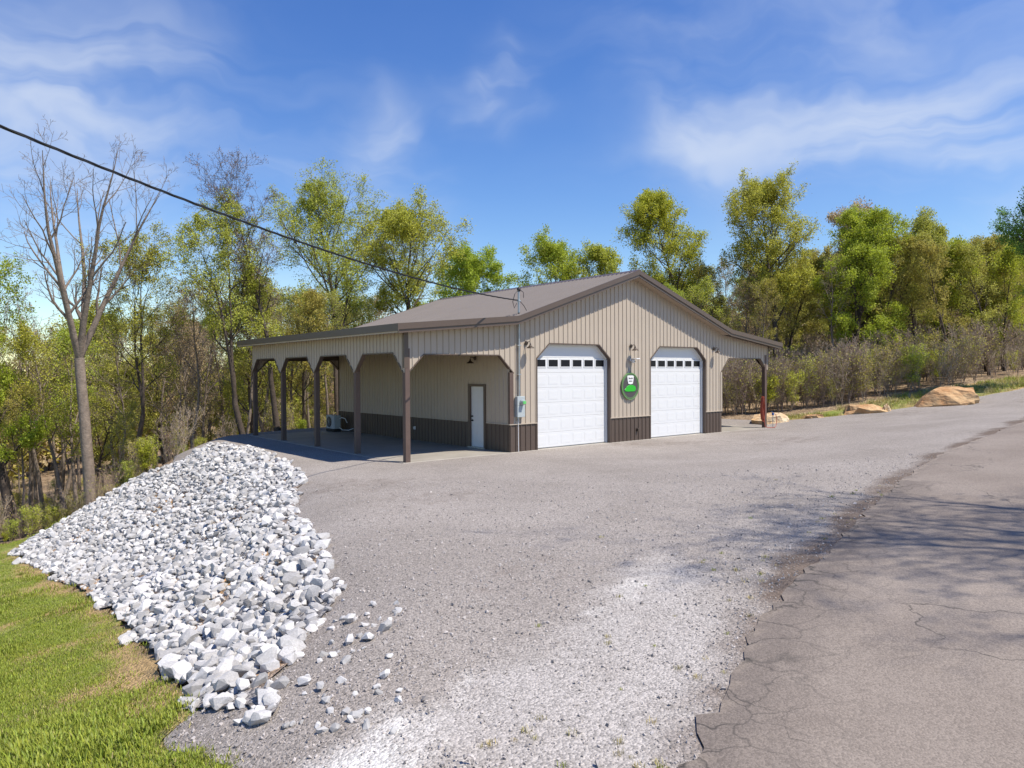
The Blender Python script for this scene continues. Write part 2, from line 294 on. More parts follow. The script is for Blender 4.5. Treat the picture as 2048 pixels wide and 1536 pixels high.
def set_attr(me, name, vals):
    a = me.attributes.new(name, 'FLOAT', 'POINT'); a.data.foreach_set('value', np.asarray(vals, np.float32))
def sheet(name, field, zoff, x0, x1, y0, y1, res, material, attrs=None, skirt=0., **kw):
    """the part of the ground grid where field<0, cut smoothly along field=0"""
    xs = np.arange(x0, x1+1e-6, res); ys = np.arange(y0, y1+1e-6, res); X, Y = np.meshgrid(xs, ys); S = field(X, Y); nx, ny = len(xs), len(ys)
    idx = np.arange(nx*ny).reshape(ny, nx); q = np.stack([idx[:-1, :-1], idx[:-1, 1:], idx[1:, 1:], idx[1:, :-1]], -1).reshape(-1, 4)
    sf = S.ravel(); neg = (sf[q] < 0).sum(1); full = q[neg == 4]; part = q[(neg > 0) & (neg < 4)]
    px = list(X.ravel()); py = list(Y.ravel()); polys = {3: [], 4: [], 5: []}; cache = {}; edge = []
    def cut(a, b):
        k = (min(a, b), max(a, b))
        if k not in cache:
            t = sf[a]/(sf[a]-sf[b]); cache[k] = len(px); px.append(px[a]+(px[b]-px[a])*t); py.append(py[a]+(py[b]-py[a])*t)
        return cache[k]
    for c in part:
        o = []; cuts = []
        for i in range(4):
            a, b = int(c[i]), int(c[(i+1) % 4])
            if sf[a] < 0: o.append(a)
            if (sf[a] < 0) != (sf[b] < 0): k = cut(a, b); o.append(k); cuts.append(k)
        if 3 <= len(o) <= 5: polys[len(o)].append(o)
        if len(cuts) == 2: edge.append(cuts)
    px = np.array(px); py = np.array(py); Fc = [full]+[np.array(polys[k]) for k in (3, 4, 5) if polys[k]]
    used = np.unique(np.concatenate([f.ravel() for f in Fc if len(f)])); mp = -np.ones(len(px), int); mp[used] = np.arange(len(used))
    Fc = [mp[f] for f in Fc if len(f)]; px = px[used]; py = py[used]; z = terrain(px, py)+zoff
    V = np.c_[px, py, z]
    if skirt and edge:
        e = mp[np.array(edge)]; n = len(V); ue = np.unique(e); m2 = np.zeros(len(V), int); m2[ue] = n+np.arange(len(ue)); low = V[ue].copy(); low[:, 2] -= skirt; V = np.r_[V, low]
        Fc.append(np.c_[e[:, 0], e[:, 1], m2[e[:, 1]], m2[e[:, 0]]])
    me = np_mesh(name, V, Fc, True)
    for k, f in (attrs or {}).items(): set_attr(me, k, f(V[:, 0], V[:, 1]))
    return ob(name, me, None, material, **kw)
sm = lambda x, a, b: np.clip((x-a)/(b-a), 0, 1)**2*(3-2*np.clip((x-a)/(b-a), 0, 1))
# the whole ground: fine in the middle, coarse to the horizon
def ground():
    gx = np.r_[-2500, -1200, -600, -300, -180, -120, -90, np.arange(-70, -32, 2.), np.arange(-32, 46, .3), np.arange(46, 90, 2.), 110, 150, 220, 350, 700, 1300, 2500]
    gy = np.r_[-2500, -1200, -600, -300, -180, -120, -90, -70, np.arange(-56, -27, 2.), np.arange(-27, 28, .3), np.arange(28, 90, 2.), 110, 150, 220, 350, 700, 1300, 2500]
    X, Y = np.meshgrid(gx, gy); Z = terrain(X, Y); nx, ny = len(gx), len(gy); i = np.arange(nx*ny).reshape(ny, nx)
    ob('ground', np_mesh('ground', np.c_[X.ravel(), Y.ravel(), Z.ravel()], np.stack([i[:-1, :-1], i[:-1, 1:], i[1:, 1:], i[1:, :-1]], -1).reshape(-1, 4), True), None, MAT['forest_floor'], kind='structure')
ground()
BANK = px_poly([(425, 893), (520, 903), (560, 925), (612, 965), (598, 1010), (600, 1060), (640, 1120), (688, 1180), (655, 1240), (600, 1290), (585, 1350), (575, 1420), (525, 1478), (470, 1455), (415, 1440), (345, 1368), (290, 1300), (235, 1240), (170, 1190), (110, 1165), (20, 1112)])
BANK = np.r_[BANK, [(-12.6, 13.5)], [(-9.5, 13.2)], [(-7.8, 10.5)]]
def bank_f(x, y): return sdist(BANK, x, y)+.22*vnoise(x, y, 2.2, 5)
ROADPX = [(1330, 1620), (1372, 1536), (1482, 1330), (1560, 1200), (1650, 1120), (1722, 1040), (1800, 968), (1895, 908), (2048, 847)]
RE = px_poly(ROADPX); de = RE[-1]-RE[-2]; de /= np.linalg.norm(de)
RE = np.r_[[(-30, -25.5)], [(-18, -20.2)], RE, [RE[-1]+de*14+np.array([0, .8])], [RE[-1]+de*60+np.array([0, 6])]]
ROAD = np.r_[RE, RE[::-1]+np.array([1.2, -5.6])]
def road_f(x, y): return sdist(ROAD, x, y)+.07*vnoise(x, y, 4.5, 2)+.06*vnoise(x, y, 13, 4)
LAWN = np.r_[px_poly([(480, 1560), (430, 1525), (318, 1512), (300, 1480), (385, 1450), (372, 1400), (352, 1372), (290, 1300), (235, 1240), (170, 1190), (110, 1165), (20, 1112)]), [(-12.6, 13.5), (-10, 16.5), (-13, 19), (-24, 20), (-40, 14), (-40, -30), (-20, -26), (-14.8, -17.6)]]
def lawn_f(x, y): return sdist(LAWN, x, y)+.18*vnoise(x, y, 2.6, 8)+.08*vnoise(x, y, 8, 1)
GRAV = np.array([(-30, -30), (-16.3, -19), (-14.6, -15), (-14.3, -12.8), (-13.4, -11), (-11, -4), (-9.6, 4), (-8.6, 10), (-7, 14.5), (0, 15.6), (17, 15.5), (18.5, 8), (18.2, .8), (20.5, -.9), (23.6, -2.6), (26.6, -4.4), (29.5, -6.3), (45, -8.2), (70, -8), (70, -14), (-3, -20)], float)
def grav_f(x, y): return sdist(GRAV, x, y)+.12*vnoise(x, y, 2.3, 6)
DUST = px_poly([(600, 1600), (660, 1530), (860, 1410), (960, 1330), (1140, 1240), (1230, 1140), (1330, 1110), (1420, 1150), (1500, 1250), (1420, 1400), (1330, 1600)])
def dust(x, y): d = sdist(DUST, x, y); return np.clip(.78-sm(d, -.8, .9)*.8+.22*vnoise(x, y, 1.1, 9), 0, 1)*(d < 1.2)
STRK = px_poly([(600, 1600), (650, 1530), (770, 1450), (900, 1395), (965, 1325), (985, 1340), (930, 1425), (830, 1490), (800, 1600)])
STRK2 = px_poly([(1130, 1255), (1240, 1180), (1300, 1165), (1280, 1200), (1190, 1260), (1120, 1310)])
def powder(x, y): x = x+.12*vnoise(x, y, 5, 2); y = y+.12*vnoise(x, y, 6, 4); d = np.minimum(sdist(STRK, x, y), sdist(STRK2, x, y)+.12); return np.clip(.62-sm(d, -.35, .5)*.62+.3*vnoise(x, y, 2.7, 9), 0, 1)*(d < .6)*sm(-d, -.6, -.2)
def gdirt(x, y): return np.clip(.85-np.abs(sdist(ROAD, x, y)-.1)/.55+.35*vnoise(x, y, 1.9, 4), 0, 1)*(sdist(ROAD, x, y) < 1)+.35*np.clip(vnoise(x, y, .33, 12), 0, 1)
sheet('gravel_yard', grav_f, .06, -18, 70, -25, 17, .28, MAT['gravel'], {'dust': dust, 'dirt': gdirt, 'powder': powder}, skirt=.05, kind='structure')
sheet('road', road_f, .078, -32, 70, -32, 0, .16, MAT['asphalt'], {'edge': lambda x, y: np.clip(.8-np.abs(sdist(ROAD, x, y))/1.6, 0, 1)*(sdist(ROAD, x, y) > -2.4)*(np.hypot(x+9, y+15.5) < 9)+.5*np.clip(1+sdist(ROAD, x, y)/.35, 0, 1)}, skirt=.08, kind='structure')
DIRTS = [hit(*p)+(r,) for p, r in (((130, 1130), .9), ((215, 1225), .55), ((270, 1290), .5), ((310, 1335), .5), ((95, 1310), .5), ((60, 1190), .7), ((210, 1390), .45), ((90, 1470), .35), ((330, 1400), .4), ((180, 1180), .5), ((250, 1345), .35), ((150, 1300), .3), ((40, 1410), .3), ((280, 1375), .4), ((120, 1230), .35), ((20, 1260), .3), ((230, 1460), .25))]
def ldirt(x, y): x = x+.25*vnoise(x, y, 3, 2); y = y+.25*vnoise(x, y, 3.4, 6); d = np.min([np.hypot(x-a, y-b)/r for a, b, r in DIRTS], axis=0); return np.clip(.95-.5*d, 0, 1)+.7*sm(-sdist(BANK, x, y), -.9, .1)+.35*np.clip(vnoise(x, y, .8, 21)-.3, 0, 1)
sheet('lawn', lawn_f, .07, -40, -9, -30, 20, .3, MAT['lawn'], {'dirt': ldirt}, skirt=.05, kind='structure')
VB = px_poly([(1560, 838), (1650, 824), (1720, 811), (1800, 792), (1920, 773), (2048, 756)])
VERGE = np.r_[[(18.3, .8), (20.5, -.9), (23.6, -2.6), (26.6, -4.4), (29.5, -6.3), (45, -8.2), (70, -8), (70, VB[-1][1]+2), (55, VB[-1][1]+2)], VB[::-1], [(18.6, 2.4)]]
sheet('grass_verge', lambda x, y: sdist(VERGE, x, y)+.2*vnoise(x, y, 1.5, 2), .05, 17, 70, -10, 8, .35, MAT['lawn'], {'dirt': lambda x, y: np.clip(.75-sdist(VERGE, x, y)*-.35+.3*vnoise(x, y, .8, 3), 0, .8)*(x < 40)}, skirt=.04, kind='structure')
MB().box(-4.36, -.06, -.25, 16.0, 13.2, 0).build('concrete_slab', MAT['concrete'], kind='structure', bevel=.01)

# ------------------------------------------------------------------ the garage
G = thing('garage', 'tan metal pole-barn garage with brown wainscot, two white overhead doors and open lean-tos', 'garage', (6.1, 6.5, 0))
def gpart(mb, name, m, parent=None, **k):
    o = mb.build(name, MAT[m], G if parent is None else parent, **k)
    o.matrix_parent_inverse = Matrix.Translation((-6.1, -6.5, 0)) if parent is None else Matrix.Identity(4)
    return o
D = 13.05; XL, XR = -4.25, 15.95
RP = [(-4.72, 4.19), (-.07, 4.62), (6.1, 6.69), (12.33, 4.57), (16.55, 4.05)]     # top of the roof across the front
def rooftop(x): return np.interp(x, [p[0] for p in RP], [p[1] for p in RP])
PITCH = .2286
PROF = [(0, 0), (.088, 0), (.095, .024), (.125, .024), (.132, 0)]                       # one rib, repeated every 9 inches
def siding(name, m, place, u0, u1, zb, zt, kinks=(), start=0., sheetw=4*PITCH):
    """ribbed sheets; place(u, out, z) -> xyz; every sheet is its own part"""
    br = sorted(set([round(u0, 4), round(u1, 4)]+[round(k, 4) for k in kinks if u0 < k < u1]+[round(start+i*PITCH+p, 4) for i in range(math.floor((u0-start)/PITCH)-1, int((u1-start)/PITCH)+2) for p, _ in PROF if u0 < start+i*PITCH+p < u1]))
    def off(u): return np.interp((u-start) % PITCH, [p for p, _ in PROF]+[PITCH], [h for _, h in PROF]+[0])
    mb = MB(); cur = math.floor((u0-start+1e-6)/sheetw)
    def flush():
        if mb.f: gpart(mb, name, m)
    for a, b in zip(br[:-1], br[1:]):
        if b-a < 2e-4: continue
        k = math.floor(((a+b)/2-start)/sheetw)
        if k != cur: flush(); mb = MB(); cur = k
        e = 1e-4; q = [(a, zb(a+e)), (b, zb(b-e)), (b, zt(b-e)), (a, zt(a+e))]
        if min(q[3][1]-q[0][1], q[2][1]-q[1][1]) < .004: continue
        n = len(mb.v)
        for (u, z), ev in zip(q, (a+e, b-e, b-e, a+e)): mb.v.append(place(u, off(ev), z))
        for (u, z), ev in zip(q, (a+e, b-e, b-e, a+e)): mb.v.append(place(u, off(ev)-.012, z))
        mb.f += [(n, n+1, n+2, n+3), (n+7, n+6, n+5, n+4), (n, n+4, n+5, n+1), (n+3, n+2, n+6, n+7)]
    flush()
HW = .95
DOORS = [(1.13, 4.88), (7.285, 11.0)]; HC, HD, CH = 3.24, 3.76, .6
ZBX = [(XL, 2.8), (-4.05, 2.8), (-3.55, 3.32), (-.56, 3.32), (.04, 2.72), (.0401, HW)]
for a, b in DOORS: ZBX += [(a, HW), (a+1e-4, HC), (a+CH, HD), (b-CH, HD), (b-1e-4, HC), (b, HW)]
ZBX += [(12.19, HW), (12.1901, 2.70), (12.77, 3.32), (15.36, 3.32), (15.87, 2.8), (16.1, 2.8)]
zbf = lambda x: float(np.interp(x, [p[0] for p in ZBX], [p[1] for p in ZBX])); KX = [p[0] for p in ZBX]+[p[0] for p in RP]
siding('siding_panel', 'siding_tan', lambda u, o, z: (u, -o, z), XL, XR+.1, zbf, lambda x: rooftop(x)-.16, KX, start=.04)
siding('siding_panel', 'siding_tan', lambda u, o, z: (u, D+o, z), XL, XR+.1, lambda x: zbf(x) if x < 0 or x > 12.2 else HW, lambda x: rooftop(x)-.16, KX, start=.04)
inop = lambda x: any(a < x < b for a, b in DOORS)
siding('wainscot_panel', 'wainscot_brown', lambda u, o, z: (u, -o, z), -.12, 12.22, lambda x: -.1, lambda x: -.1 if inop(x) else HW-.006, KX, start=.04)
siding('wainscot_panel', 'wainscot_brown', lambda u, o, z: (u, D+o, z), -.12, 12.22, lambda x: -.1, lambda x: HW-.006, (), start=.04)
MD = (1.38, 2.38, 2.31)
zbs = lambda y: MD[2] if MD[0] < y < MD[1] else HW
siding('siding_panel', 'siding_tan', lambda u, o, z: (-.1-o, u, z), .02, D, zbs, lambda y: 4.42, MD[:2], start=.02)
siding('wainscot_panel', 'wainscot_brown', lambda u, o, z: (-.1-o, u, z), .0, D, lambda y: -.1, lambda y: -.1 if MD[0] < y < MD[1] else HW-.006, MD[:2], start=.02)
siding('siding_panel', 'siding_tan', lambda u, o, z: (12.2+o, u, z), .02, D, lambda y: HW, lambda y: 4.38, (), start=.02)
siding('wainscot_panel', 'wainscot_brown', lambda u, o, z: (12.2+o, u, z), .02, D, lambda y: -.1, lambda y: HW-.006, (), start=.02)
# valances over the open sides
BAY = D/4
ZV = []
for i in range(4): y0 = i*BAY; ZV += [(y0+.0, 2.76), (y0+.09, 2.76), (y0+.68, 3.37), (y0+BAY-.6, 3.37), (y0+BAY-.02, 2.76)]
zbv = lambda y: float(np.interp(y, [p[0] for p in ZV], [p[1] for p in ZV])); KV = [p[0] for p in ZV]
siding('siding_panel', 'siding_tan', lambda u, o, z: (XL-o, u, z), .0, D, zbv, lambda y: 4.12, KV, start=.03)
siding('siding_panel', 'siding_tan', lambda u, o, z: (XR+.1+o, u, z), .0, D, zbv, lambda y: 4.0, KV, start=.03)
def trim_line(name, pts, place, w, d, m='trim_brown', parent=None):  # bar following a line in a wall plane; place(u, out, z)
    for (a, b) in zip(pts[:-1], pts[1:]):
        a = np.array(a, float); b = np.array(b, float); t = (b-a)/np.linalg.norm(b-a); n = np.array([-t[1], t[0]])*w; mb = MB(); k = len(mb.v)
        for o in d:
            for q in (a, b, b+n, a+n): mb.v.append(place(q[0], o, q[1]))
        mb.f = [(0, 1, 2, 3), (7, 6, 5, 4), (0, 4, 5, 1), (1, 5, 6, 2), (2, 6, 7, 3), (3, 7, 4, 0)]; gpart(mb, name, m)
FR = lambda u, o, z: (u, -o, z); LS = lambda u, o, z: (XL-o, u, z); RS = lambda u, o, z: (XR+.1+o, u, z); BK = lambda u, o, z: (u, D+o, z)
for PL in (FR, BK):
    trim_line('opening_trim', [(-4.1, 2.76), (-3.55, 3.31), (-.56, 3.31), (.05, 2.7)], PL, .035, (-.12, .026)); trim_line('opening_trim', [(12.19, 2.69), (12.77, 3.31), (15.36, 3.31), (15.98, 2.7)], PL, .035, (-.12, .026))
for i in range(4):
    y0 = i*BAY
    for PL in (LS, RS): trim_line('opening_trim', [(y0+.09, 2.755), (y0+.68, 3.36), (y0+BAY-.6, 3.36), (y0+BAY-.02, 2.755)], PL, .035, (-.12, .026))
# ledge between wainscot and siding, corner trims
for a, b in ((-.15, 1.13), (4.88, 7.285), (11.0, 12.25)): gpart(MB().box(a, -.04, HW-.012, b, .0, HW+.018), 'wainscot_ledge', 'siding_tan')
gpart(MB().box(-.145, .0, HW-.012, -.1, 1.3, HW+.018), 'wainscot_ledge', 'siding_tan'); gpart(MB().box(-.145, 2.46, HW-.012, -.1, D, HW+.018), 'wainscot_ledge', 'siding_tan')
gpart(MB().box(-.127, -.028, HW+.02, .04, .06, 2.74), 'corner_trim', 'post_brown'); gpart(MB().box(-.13, D-.06, -.05, .0, D+.03, 4.3), 'corner_trim', 'trim_brown')
gpart(MB().box(12.15, -.026, HW+.02, 12.24, .06, 2.7), 'corner_trim', 'siding_tan')
gpart(MB().box(XL-.028, -.03, 2.9, XL+.12, .06, 4.0), 'corner_trim', 'trim_brown'); gpart(MB().box(XR+.08, -.02, 2.85, XR+.13, .12, 3.95), 'corner_trim', 'trim_brown')
# posts
pm = MB().box(-.085, -.085, -.3, .085, .085, 3.5).mesh('post', bevel=.006)
for i in range(5):
    for X in (XL+.09, XR-.12):
        o = ob('post', pm, G, MAT['post_brown']); o.matrix_parent_inverse = Matrix.Translation((-6.1, -6.5, 0)); o.location = (X, .06+i*(D-.12)/4, 0)
# headers behind the valances
for X in (XL+.09, XR-.12): gpart(MB().box(X-.07, .05, 3.4, X+.07, D-.05, 3.7), 'header_beam', 'trim_brown')
for Y in (.06, D-.06):
    gpart(MB().box(XL+.1, Y-.03, 3.36, -.1, Y+.03, 3.7), 'header_beam', 'trim_brown'); gpart(MB().box(12.25, Y-.03, 3.36, XR-.1, Y+.03, 3.7), 'header_beam', 'trim_brown')
# roof: ribbed sheets on four slopes
Y0, Y1 = -.45, D+.5
for (xa, za), (xb, zb_) in zip(RP[:-1], RP[1:]):
    y = Y0; k = 0
    while y < Y1-.01:
        ye = min(y+4*PITCH, Y1); mb = MB()
        br = sorted(set([y, ye]+[y+i*PITCH+p for i in range(4) for p, _ in PROF if y < y+i*PITCH+p < ye]))
        for yy in br:
            h = float(np.interp((yy-y+1e-9) % PITCH, [p for p, _ in PROF]+[PITCH], [q for _, q in PROF]+[0]))*1.6
            for dz in (h, h-.012): mb.v += [(xa, yy, za+dz), (xb, yy, zb_+dz)]
        for i in range(len(br)-1):
            a = i*4; b = a+4; mb.f += [(a, b, b+1, a+1), (a+2, a+3, b+3, b+2), (a, a+2, b+2, b), (a+1, b+1, b+3, a+3)]
        n = 4*(len(br)-1); mb.f += [(0, 1, 3, 2), (n, n+2, n+3, n+1)]
        gpart(mb, 'roof_panel', 'roof_tan'); y = ye; k += 1
    # deck below the sheets closes the roof and is the ceiling of the lean-tos
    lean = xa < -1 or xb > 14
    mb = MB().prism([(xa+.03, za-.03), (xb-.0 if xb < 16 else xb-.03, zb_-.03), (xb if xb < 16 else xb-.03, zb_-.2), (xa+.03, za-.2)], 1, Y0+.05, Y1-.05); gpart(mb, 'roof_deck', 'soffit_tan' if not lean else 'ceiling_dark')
gpart(MB().prism([(5.85, 6.625), (6.1, 6.725), (6.35, 6.625), (6.35, 6.64), (6.1, 6.745), (5.85, 6.64)], 1, Y0-.01, Y1+.01), 'ridge_cap', 'trim_brown')
def rake(Ya, Yb, d0, d1, name, m):
    for (a, b) in zip(RP[:-1], RP[1:]):
        gpart(MB().prism([(a[0], a[1]-d0), (b[0], b[1]-d0), (b[0], b[1]-d1), (a[0], a[1]-d1)], 1, Ya, Yb), name, m)
rake(Y0-.03, Y0+.0, -.035, .15, 'rake_fascia', 'trim_brown'); rake(Y0+.002, Y0+.045, .12, .255, 'rake_board', 'trim_brown'); rake(Y1, Y1+.03, -.035, .25, 'rake_fascia', 'trim_brown')
gpart(MB().box(RP[0][0]-.03, Y0-.032, 4.0, RP[0][0], Y1+.03, 4.225), 'eave_fascia', 'trim_brown'); gpart(MB().box(RP[0][0]+.002, Y0+.04, 3.955, RP[0][0]+.03, Y1-.05, 4.05), 'eave_lip', 'siding_tan')
gpart(MB().box(RP[-1][0], Y0-.032, 3.86, RP[-1][0]+.03, Y1+.03, 4.085), 'eave_fascia', 'trim_brown')
# overhead doors
def overhead(a, b):
    YD = .2
    mb = MB(); mb.box(a-.06, YD+.05, -.05, b+.06, YD+.09, 3.9); door = gpart(mb, 'overhead_door', 'door_white')
    for i in range(7):
        z0 = .03+i*.54; gpart(MB().box(a-.06, YD, z0, b+.06, YD+.045, min(z0+.534, 3.9)), 'door_section', 'door_white', door, bevel=.006)
    n = 6; w = (b-a-.1)/n
    mb = MB(); hw_, hh, i_ = w/2-.075, .17, .03
    for (q, y) in (((hw_, hh), 0), ((hw_-.006, hh-.006), -.004), ((hw_-.03, hh-.03), -.001), ((hw_-.036, hh-.036), -.004)):
        for sx, sz in ((-1, -1), (1, -1), (1, 1), (-1, 1)): mb.v.append((sx*q[0], y, sz*q[1]))
    for l in range(3):
        for k in range(4): j = (k+1) % 4; mb.f.append((l*4+k, l*4+j, l*4+4+j, l*4+4+k))
    mb.f += [(12, 13, 14, 15), (3, 2, 1, 0)]
    pme = mb.mesh('raised_panel'); pme.materials.append(MAT['door_white'])
    wp = MB().box(-hw_+.0, -.004, -.125, hw_, .01, .125).mesh('window_pane', bevel=.004); wp.materials.append(MAT['glass_dark'])
    wf = MB()
    for (x0, z0, x1, z1) in ((-hw_-.03, .125, hw_+.03, .16), (-hw_-.03, -.16, hw_+.03, -.125), (-hw_-.03, -.125, -hw_, .125), (hw_, -.125, hw_+.03, .125)): wf.box(x0, -.014, z0, x1, .01, z1)
    wf = wf.mesh('window_frame'); wf.materials.append(MAT['door_white'])
    for c in range(n):
        x = a+.05+w*(c+.5)
        for i in range(5): o = ob('raised_panel', pme, door); o.location = (x, YD-.001, .03+i*.54+.27)
        o = ob('window_pane', wp, door); o.location = (x, YD-.004, 3.07); o = ob('window_frame', wf, door); o.location = (x, YD-.001, 3.07)
    # lining of the opening: brown jambs and slanted head
    pts = [(a, -.05), (a, HC), (a+CH, HD), (b-CH, HD), (b, HC), (b, -.05)]
    for p, q in zip(pts[:-1], pts[1:]):
        p = np.array(p); q = np.array(q); t = (q-p)/np.linalg.norm(q-p); nrm = np.array([-t[1], t[0]])*.03
        gpart(MB().prism([tuple(p-nrm*.2), tuple(q-nrm*.2), tuple(q+nrm), tuple(p+nrm)], 1, -.032, .2), 'door_jamb', 'trim_brown')
        gpart(MB().prism([tuple(p-nrm*2.0), tuple(q-nrm*2.0), tuple(q-nrm*.22), tuple(p-nrm*.22)], 1, .13, .196), 'door_stop', 'door_white')
for a, b in DOORS: overhead(a, b)
# entry door on the side wall under the carport
ed = gpart(MB().box(-.06, MD[0]+.09, .05, -.02, MD[1]-.09, MD[2]-.07), 'entry_door', 'door_white')
for (y0, y1, z0, z1) in [(a, b, c, d) for (a, b) in ((1.55, 1.84), (1.92, 2.21)) for (c, d) in ((.25, .85), (1.0, 1.72), (1.84, 2.1))]:
    gpart(MB().box(-.068, y0, z0, -.06, y1, z1), 'door_panel', 'door_white', ed, bevel=.003); gpart(MB().box(-.074, y0+.04, z0+.04, -.066, y1-.04, z1-.04), 'door_panel', 'door_white', ed, bevel=.003)
for z in (1.0, 1.15): gpart(MB().lathe([(.035, 0), (.035, -.015), (.014, -.02), (.014, -.045), (.03, -.05), (.03, -.08), (.012, -.088)], (-.06, 2.2, z), 'x', 14), 'door_knob', 'black_metal', ed, smooth=True)
for (y0, y1, z0, z1) in ((MD[0]-.03, MD[0]+.09, 0.02, MD[2]+.02), (MD[1]-.09, MD[1]+.03, 0.02, MD[2]+.02), (MD[0]+.09, MD[1]-.09, MD[2]-.07, MD[2]+.02)): gpart(MB().box(-.135, y0, z0, .0, y1, z1), 'door_frame', 'trim_brown')
gpart(MB().box(-.18, MD[0]+.0, .002, -.0, MD[1]-.0, .045), 'threshold', 'galvanised')

# ------------------------------------------------------------------ fittings
def lamp(loc, rz, label):
    t = thing('barn_lamp', label, 'wall lamp', loc, 'gooseneck barn lamps on the walls', rz)
    MB().lathe([(.075, -.03), (.075, -.045), (.06, -.065), (.02, -.07)], (0, 0, 0), 'y', 18).build('wall_plate', MAT['bronze'], t, smooth=True)
    pts = [(0, -.03-.0, 0)]+[(0, -.14-.1*math.sin(k*.39-1.57) if k else -.06, .05*math.cos((k-4)*.39)) for k in range(9)]
    pts = [(0, -.06, 0), (0, -.10, .02), (0, -.15, .04), (0, -.20, .045), (0, -.235, .03), (0, -.25, 0), (0, -.25, -.04)]
    MB().tube(pts, .012, 8).build('arm', MAT['bronze'], t, smooth=True)
    MB().lathe([(.028, -.03), (.03, -.07), (.045, -.10), (.075, -.125), (.135, -.165), (.145, -.18), (.14, -.182), (.07, -.135), (.03, -.11)], (0, -.25, 0), 'z', 22).build('shade', MAT['bronze'], t, smooth=True)
    MB().lathe([(.012, -.115), (.03, -.13), (.032, -.15), (.012, -.168)], (0, -.25, 0), 'z', 12).build('bulb', MAT['plastic_white'], t, smooth=True)
lamp((.62, 0, 3.76), 0, 'bronze gooseneck lamp between the conduit and the left overhead door')
lamp((6.08, 0, 3.76), 0, 'bronze gooseneck lamp between the two overhead doors, above the camera and sign')
lamp((11.6, 0, 3.74), 0, 'bronze gooseneck lamp to the right of the right overhead door')
lamp((-.1, 1.95, 3.26), R(-90), 'dark gooseneck lamp under the carport above the white entry door')
# security camera
t = thing('security_camera', 'small white security camera on the wall between lamp and oval sign', 'camera', (6.06, -.02, 3.2))
MB().box(-.06, -.05, -.05, .06, 0, .06).build('mount', MAT['plastic_white'], t, bevel=.01)
MB().box(-.05, -.36, .03, .17, -.02, .07).build('floodlight', MAT['plastic_white'], t, bevel=.012)
MB().lathe([(.03, .03), (.075, .0), (.075, -.06), (.06, -.10), (.03, -.12)], (.03, -.12, 0), 'z', 16).build('dome', MAT['plastic_white'], t, smooth=True)
MB().lathe([(.03, -.0), (.028, -.02), (.01, -.025)], (.045, -.18, -.055), 'y', 12).build('lens', MAT['black_metal'], t, smooth=True)
# oval sign
t = thing('oval_sign', 'dark oval sign with green rim and white badge hung between the overhead doors', 'sign', (5.99, -.04, 2.17))
def oval(a, b, a2=None, b2=None, n=40, y0=0, y1=-.01):
    mb = MB()
    if a2 is None: mb.prism([(a*math.cos(2*math.pi*k/n), b*math.sin(2*math.pi*k/n)) for k in range(n)], 1, y0, y1); return mb
    for y in (y0, y1):
        for (p, q) in ((a, b), (a2, b2)): mb.v += [(p*math.cos(2*math.pi*k/n), y, q*math.sin(2*math.pi*k/n)) for k in range(n)]
    for k in range(n): j = (k+1) % n; mb.f += [(k, j, n+j, n+k), (2*n+k, 3*n+k, 3*n+j, 2*n+j), (k, 2*n+k, 2*n+j, j), (n+k, n+j, 3*n+j, 3*n+k)]
    return mb
oval(.50, .525, y0=0, y1=-.03).build('board', MAT['sign_face'], t); oval(.51, .535, .475, .5, y0=-.0, y1=-.045).build('rim', MAT['sign_ring'], t); oval(.45, .475, .43, .455, y0=-.03, y1=-.036).build('rim', MAT['sign_ring'], t)
bd = MB().prism([(-.19, .40), (-.1, .425), (.1, .425), (.19, .40), (.17, .25), (.13, .1), (0, .075), (-.13, .1), (-.17, .25)], 1, -.03, -.046).build('badge', MAT['sign_white'], t)
def text(s, size, x, z, parent, y=-.049, shear=0):
    cu = bpy.data.curves.new('lettering', 'FONT'); cu.body = s; cu.size = size; cu.align_x = 'CENTER'; cu.align_y = 'CENTER'; cu.extrude = .001; cu.shear = shear; cu.offset = .002
    o = bpy.data.objects.new('tmp', cu); COL.objects.link(o); dg = bpy.context.evaluated_depsgraph_get(); me = bpy.data.meshes.new_from_object(o.evaluated_get(dg)); bpy.data.objects.remove(o)
    me.transform(Matrix.Translation((x, y, z)) @ Matrix.Rotation(R(90), 4, 'X')); me.materials.clear(); me.materials.append(MAT['ink']); return ob('lettering', me, parent)
text('Sinclair', .095, 0, .31, bd, shear=.35)
for k, (x, w) in enumerate(((-.08, .05), (-.02, .03), (.03, .05), (.09, .02))): MB().box(x-w/2, -.0475, .17, x+w/2, -.046, .225).build('lettering', MAT['ink'], bd)
gp = [(-.36, -.13), (-.30, -.2), (-.15, -.21), (.15, -.21), (.27, -.19), (.32, -.1), (.27, -.01), (.12, .05), (-.06, .05), (-.2, 0), (-.28, -.08)]
MB().prism(gp, 1, -.03, -.05).build('green_patch', MAT['sign_green'], t, bevel=.004)
for s in (-1, 1): MB().tube([(s*.1, -.012, .52), (0, -.012, .72)], .008, 6).build('hanger', MAT['galvanised'], t)
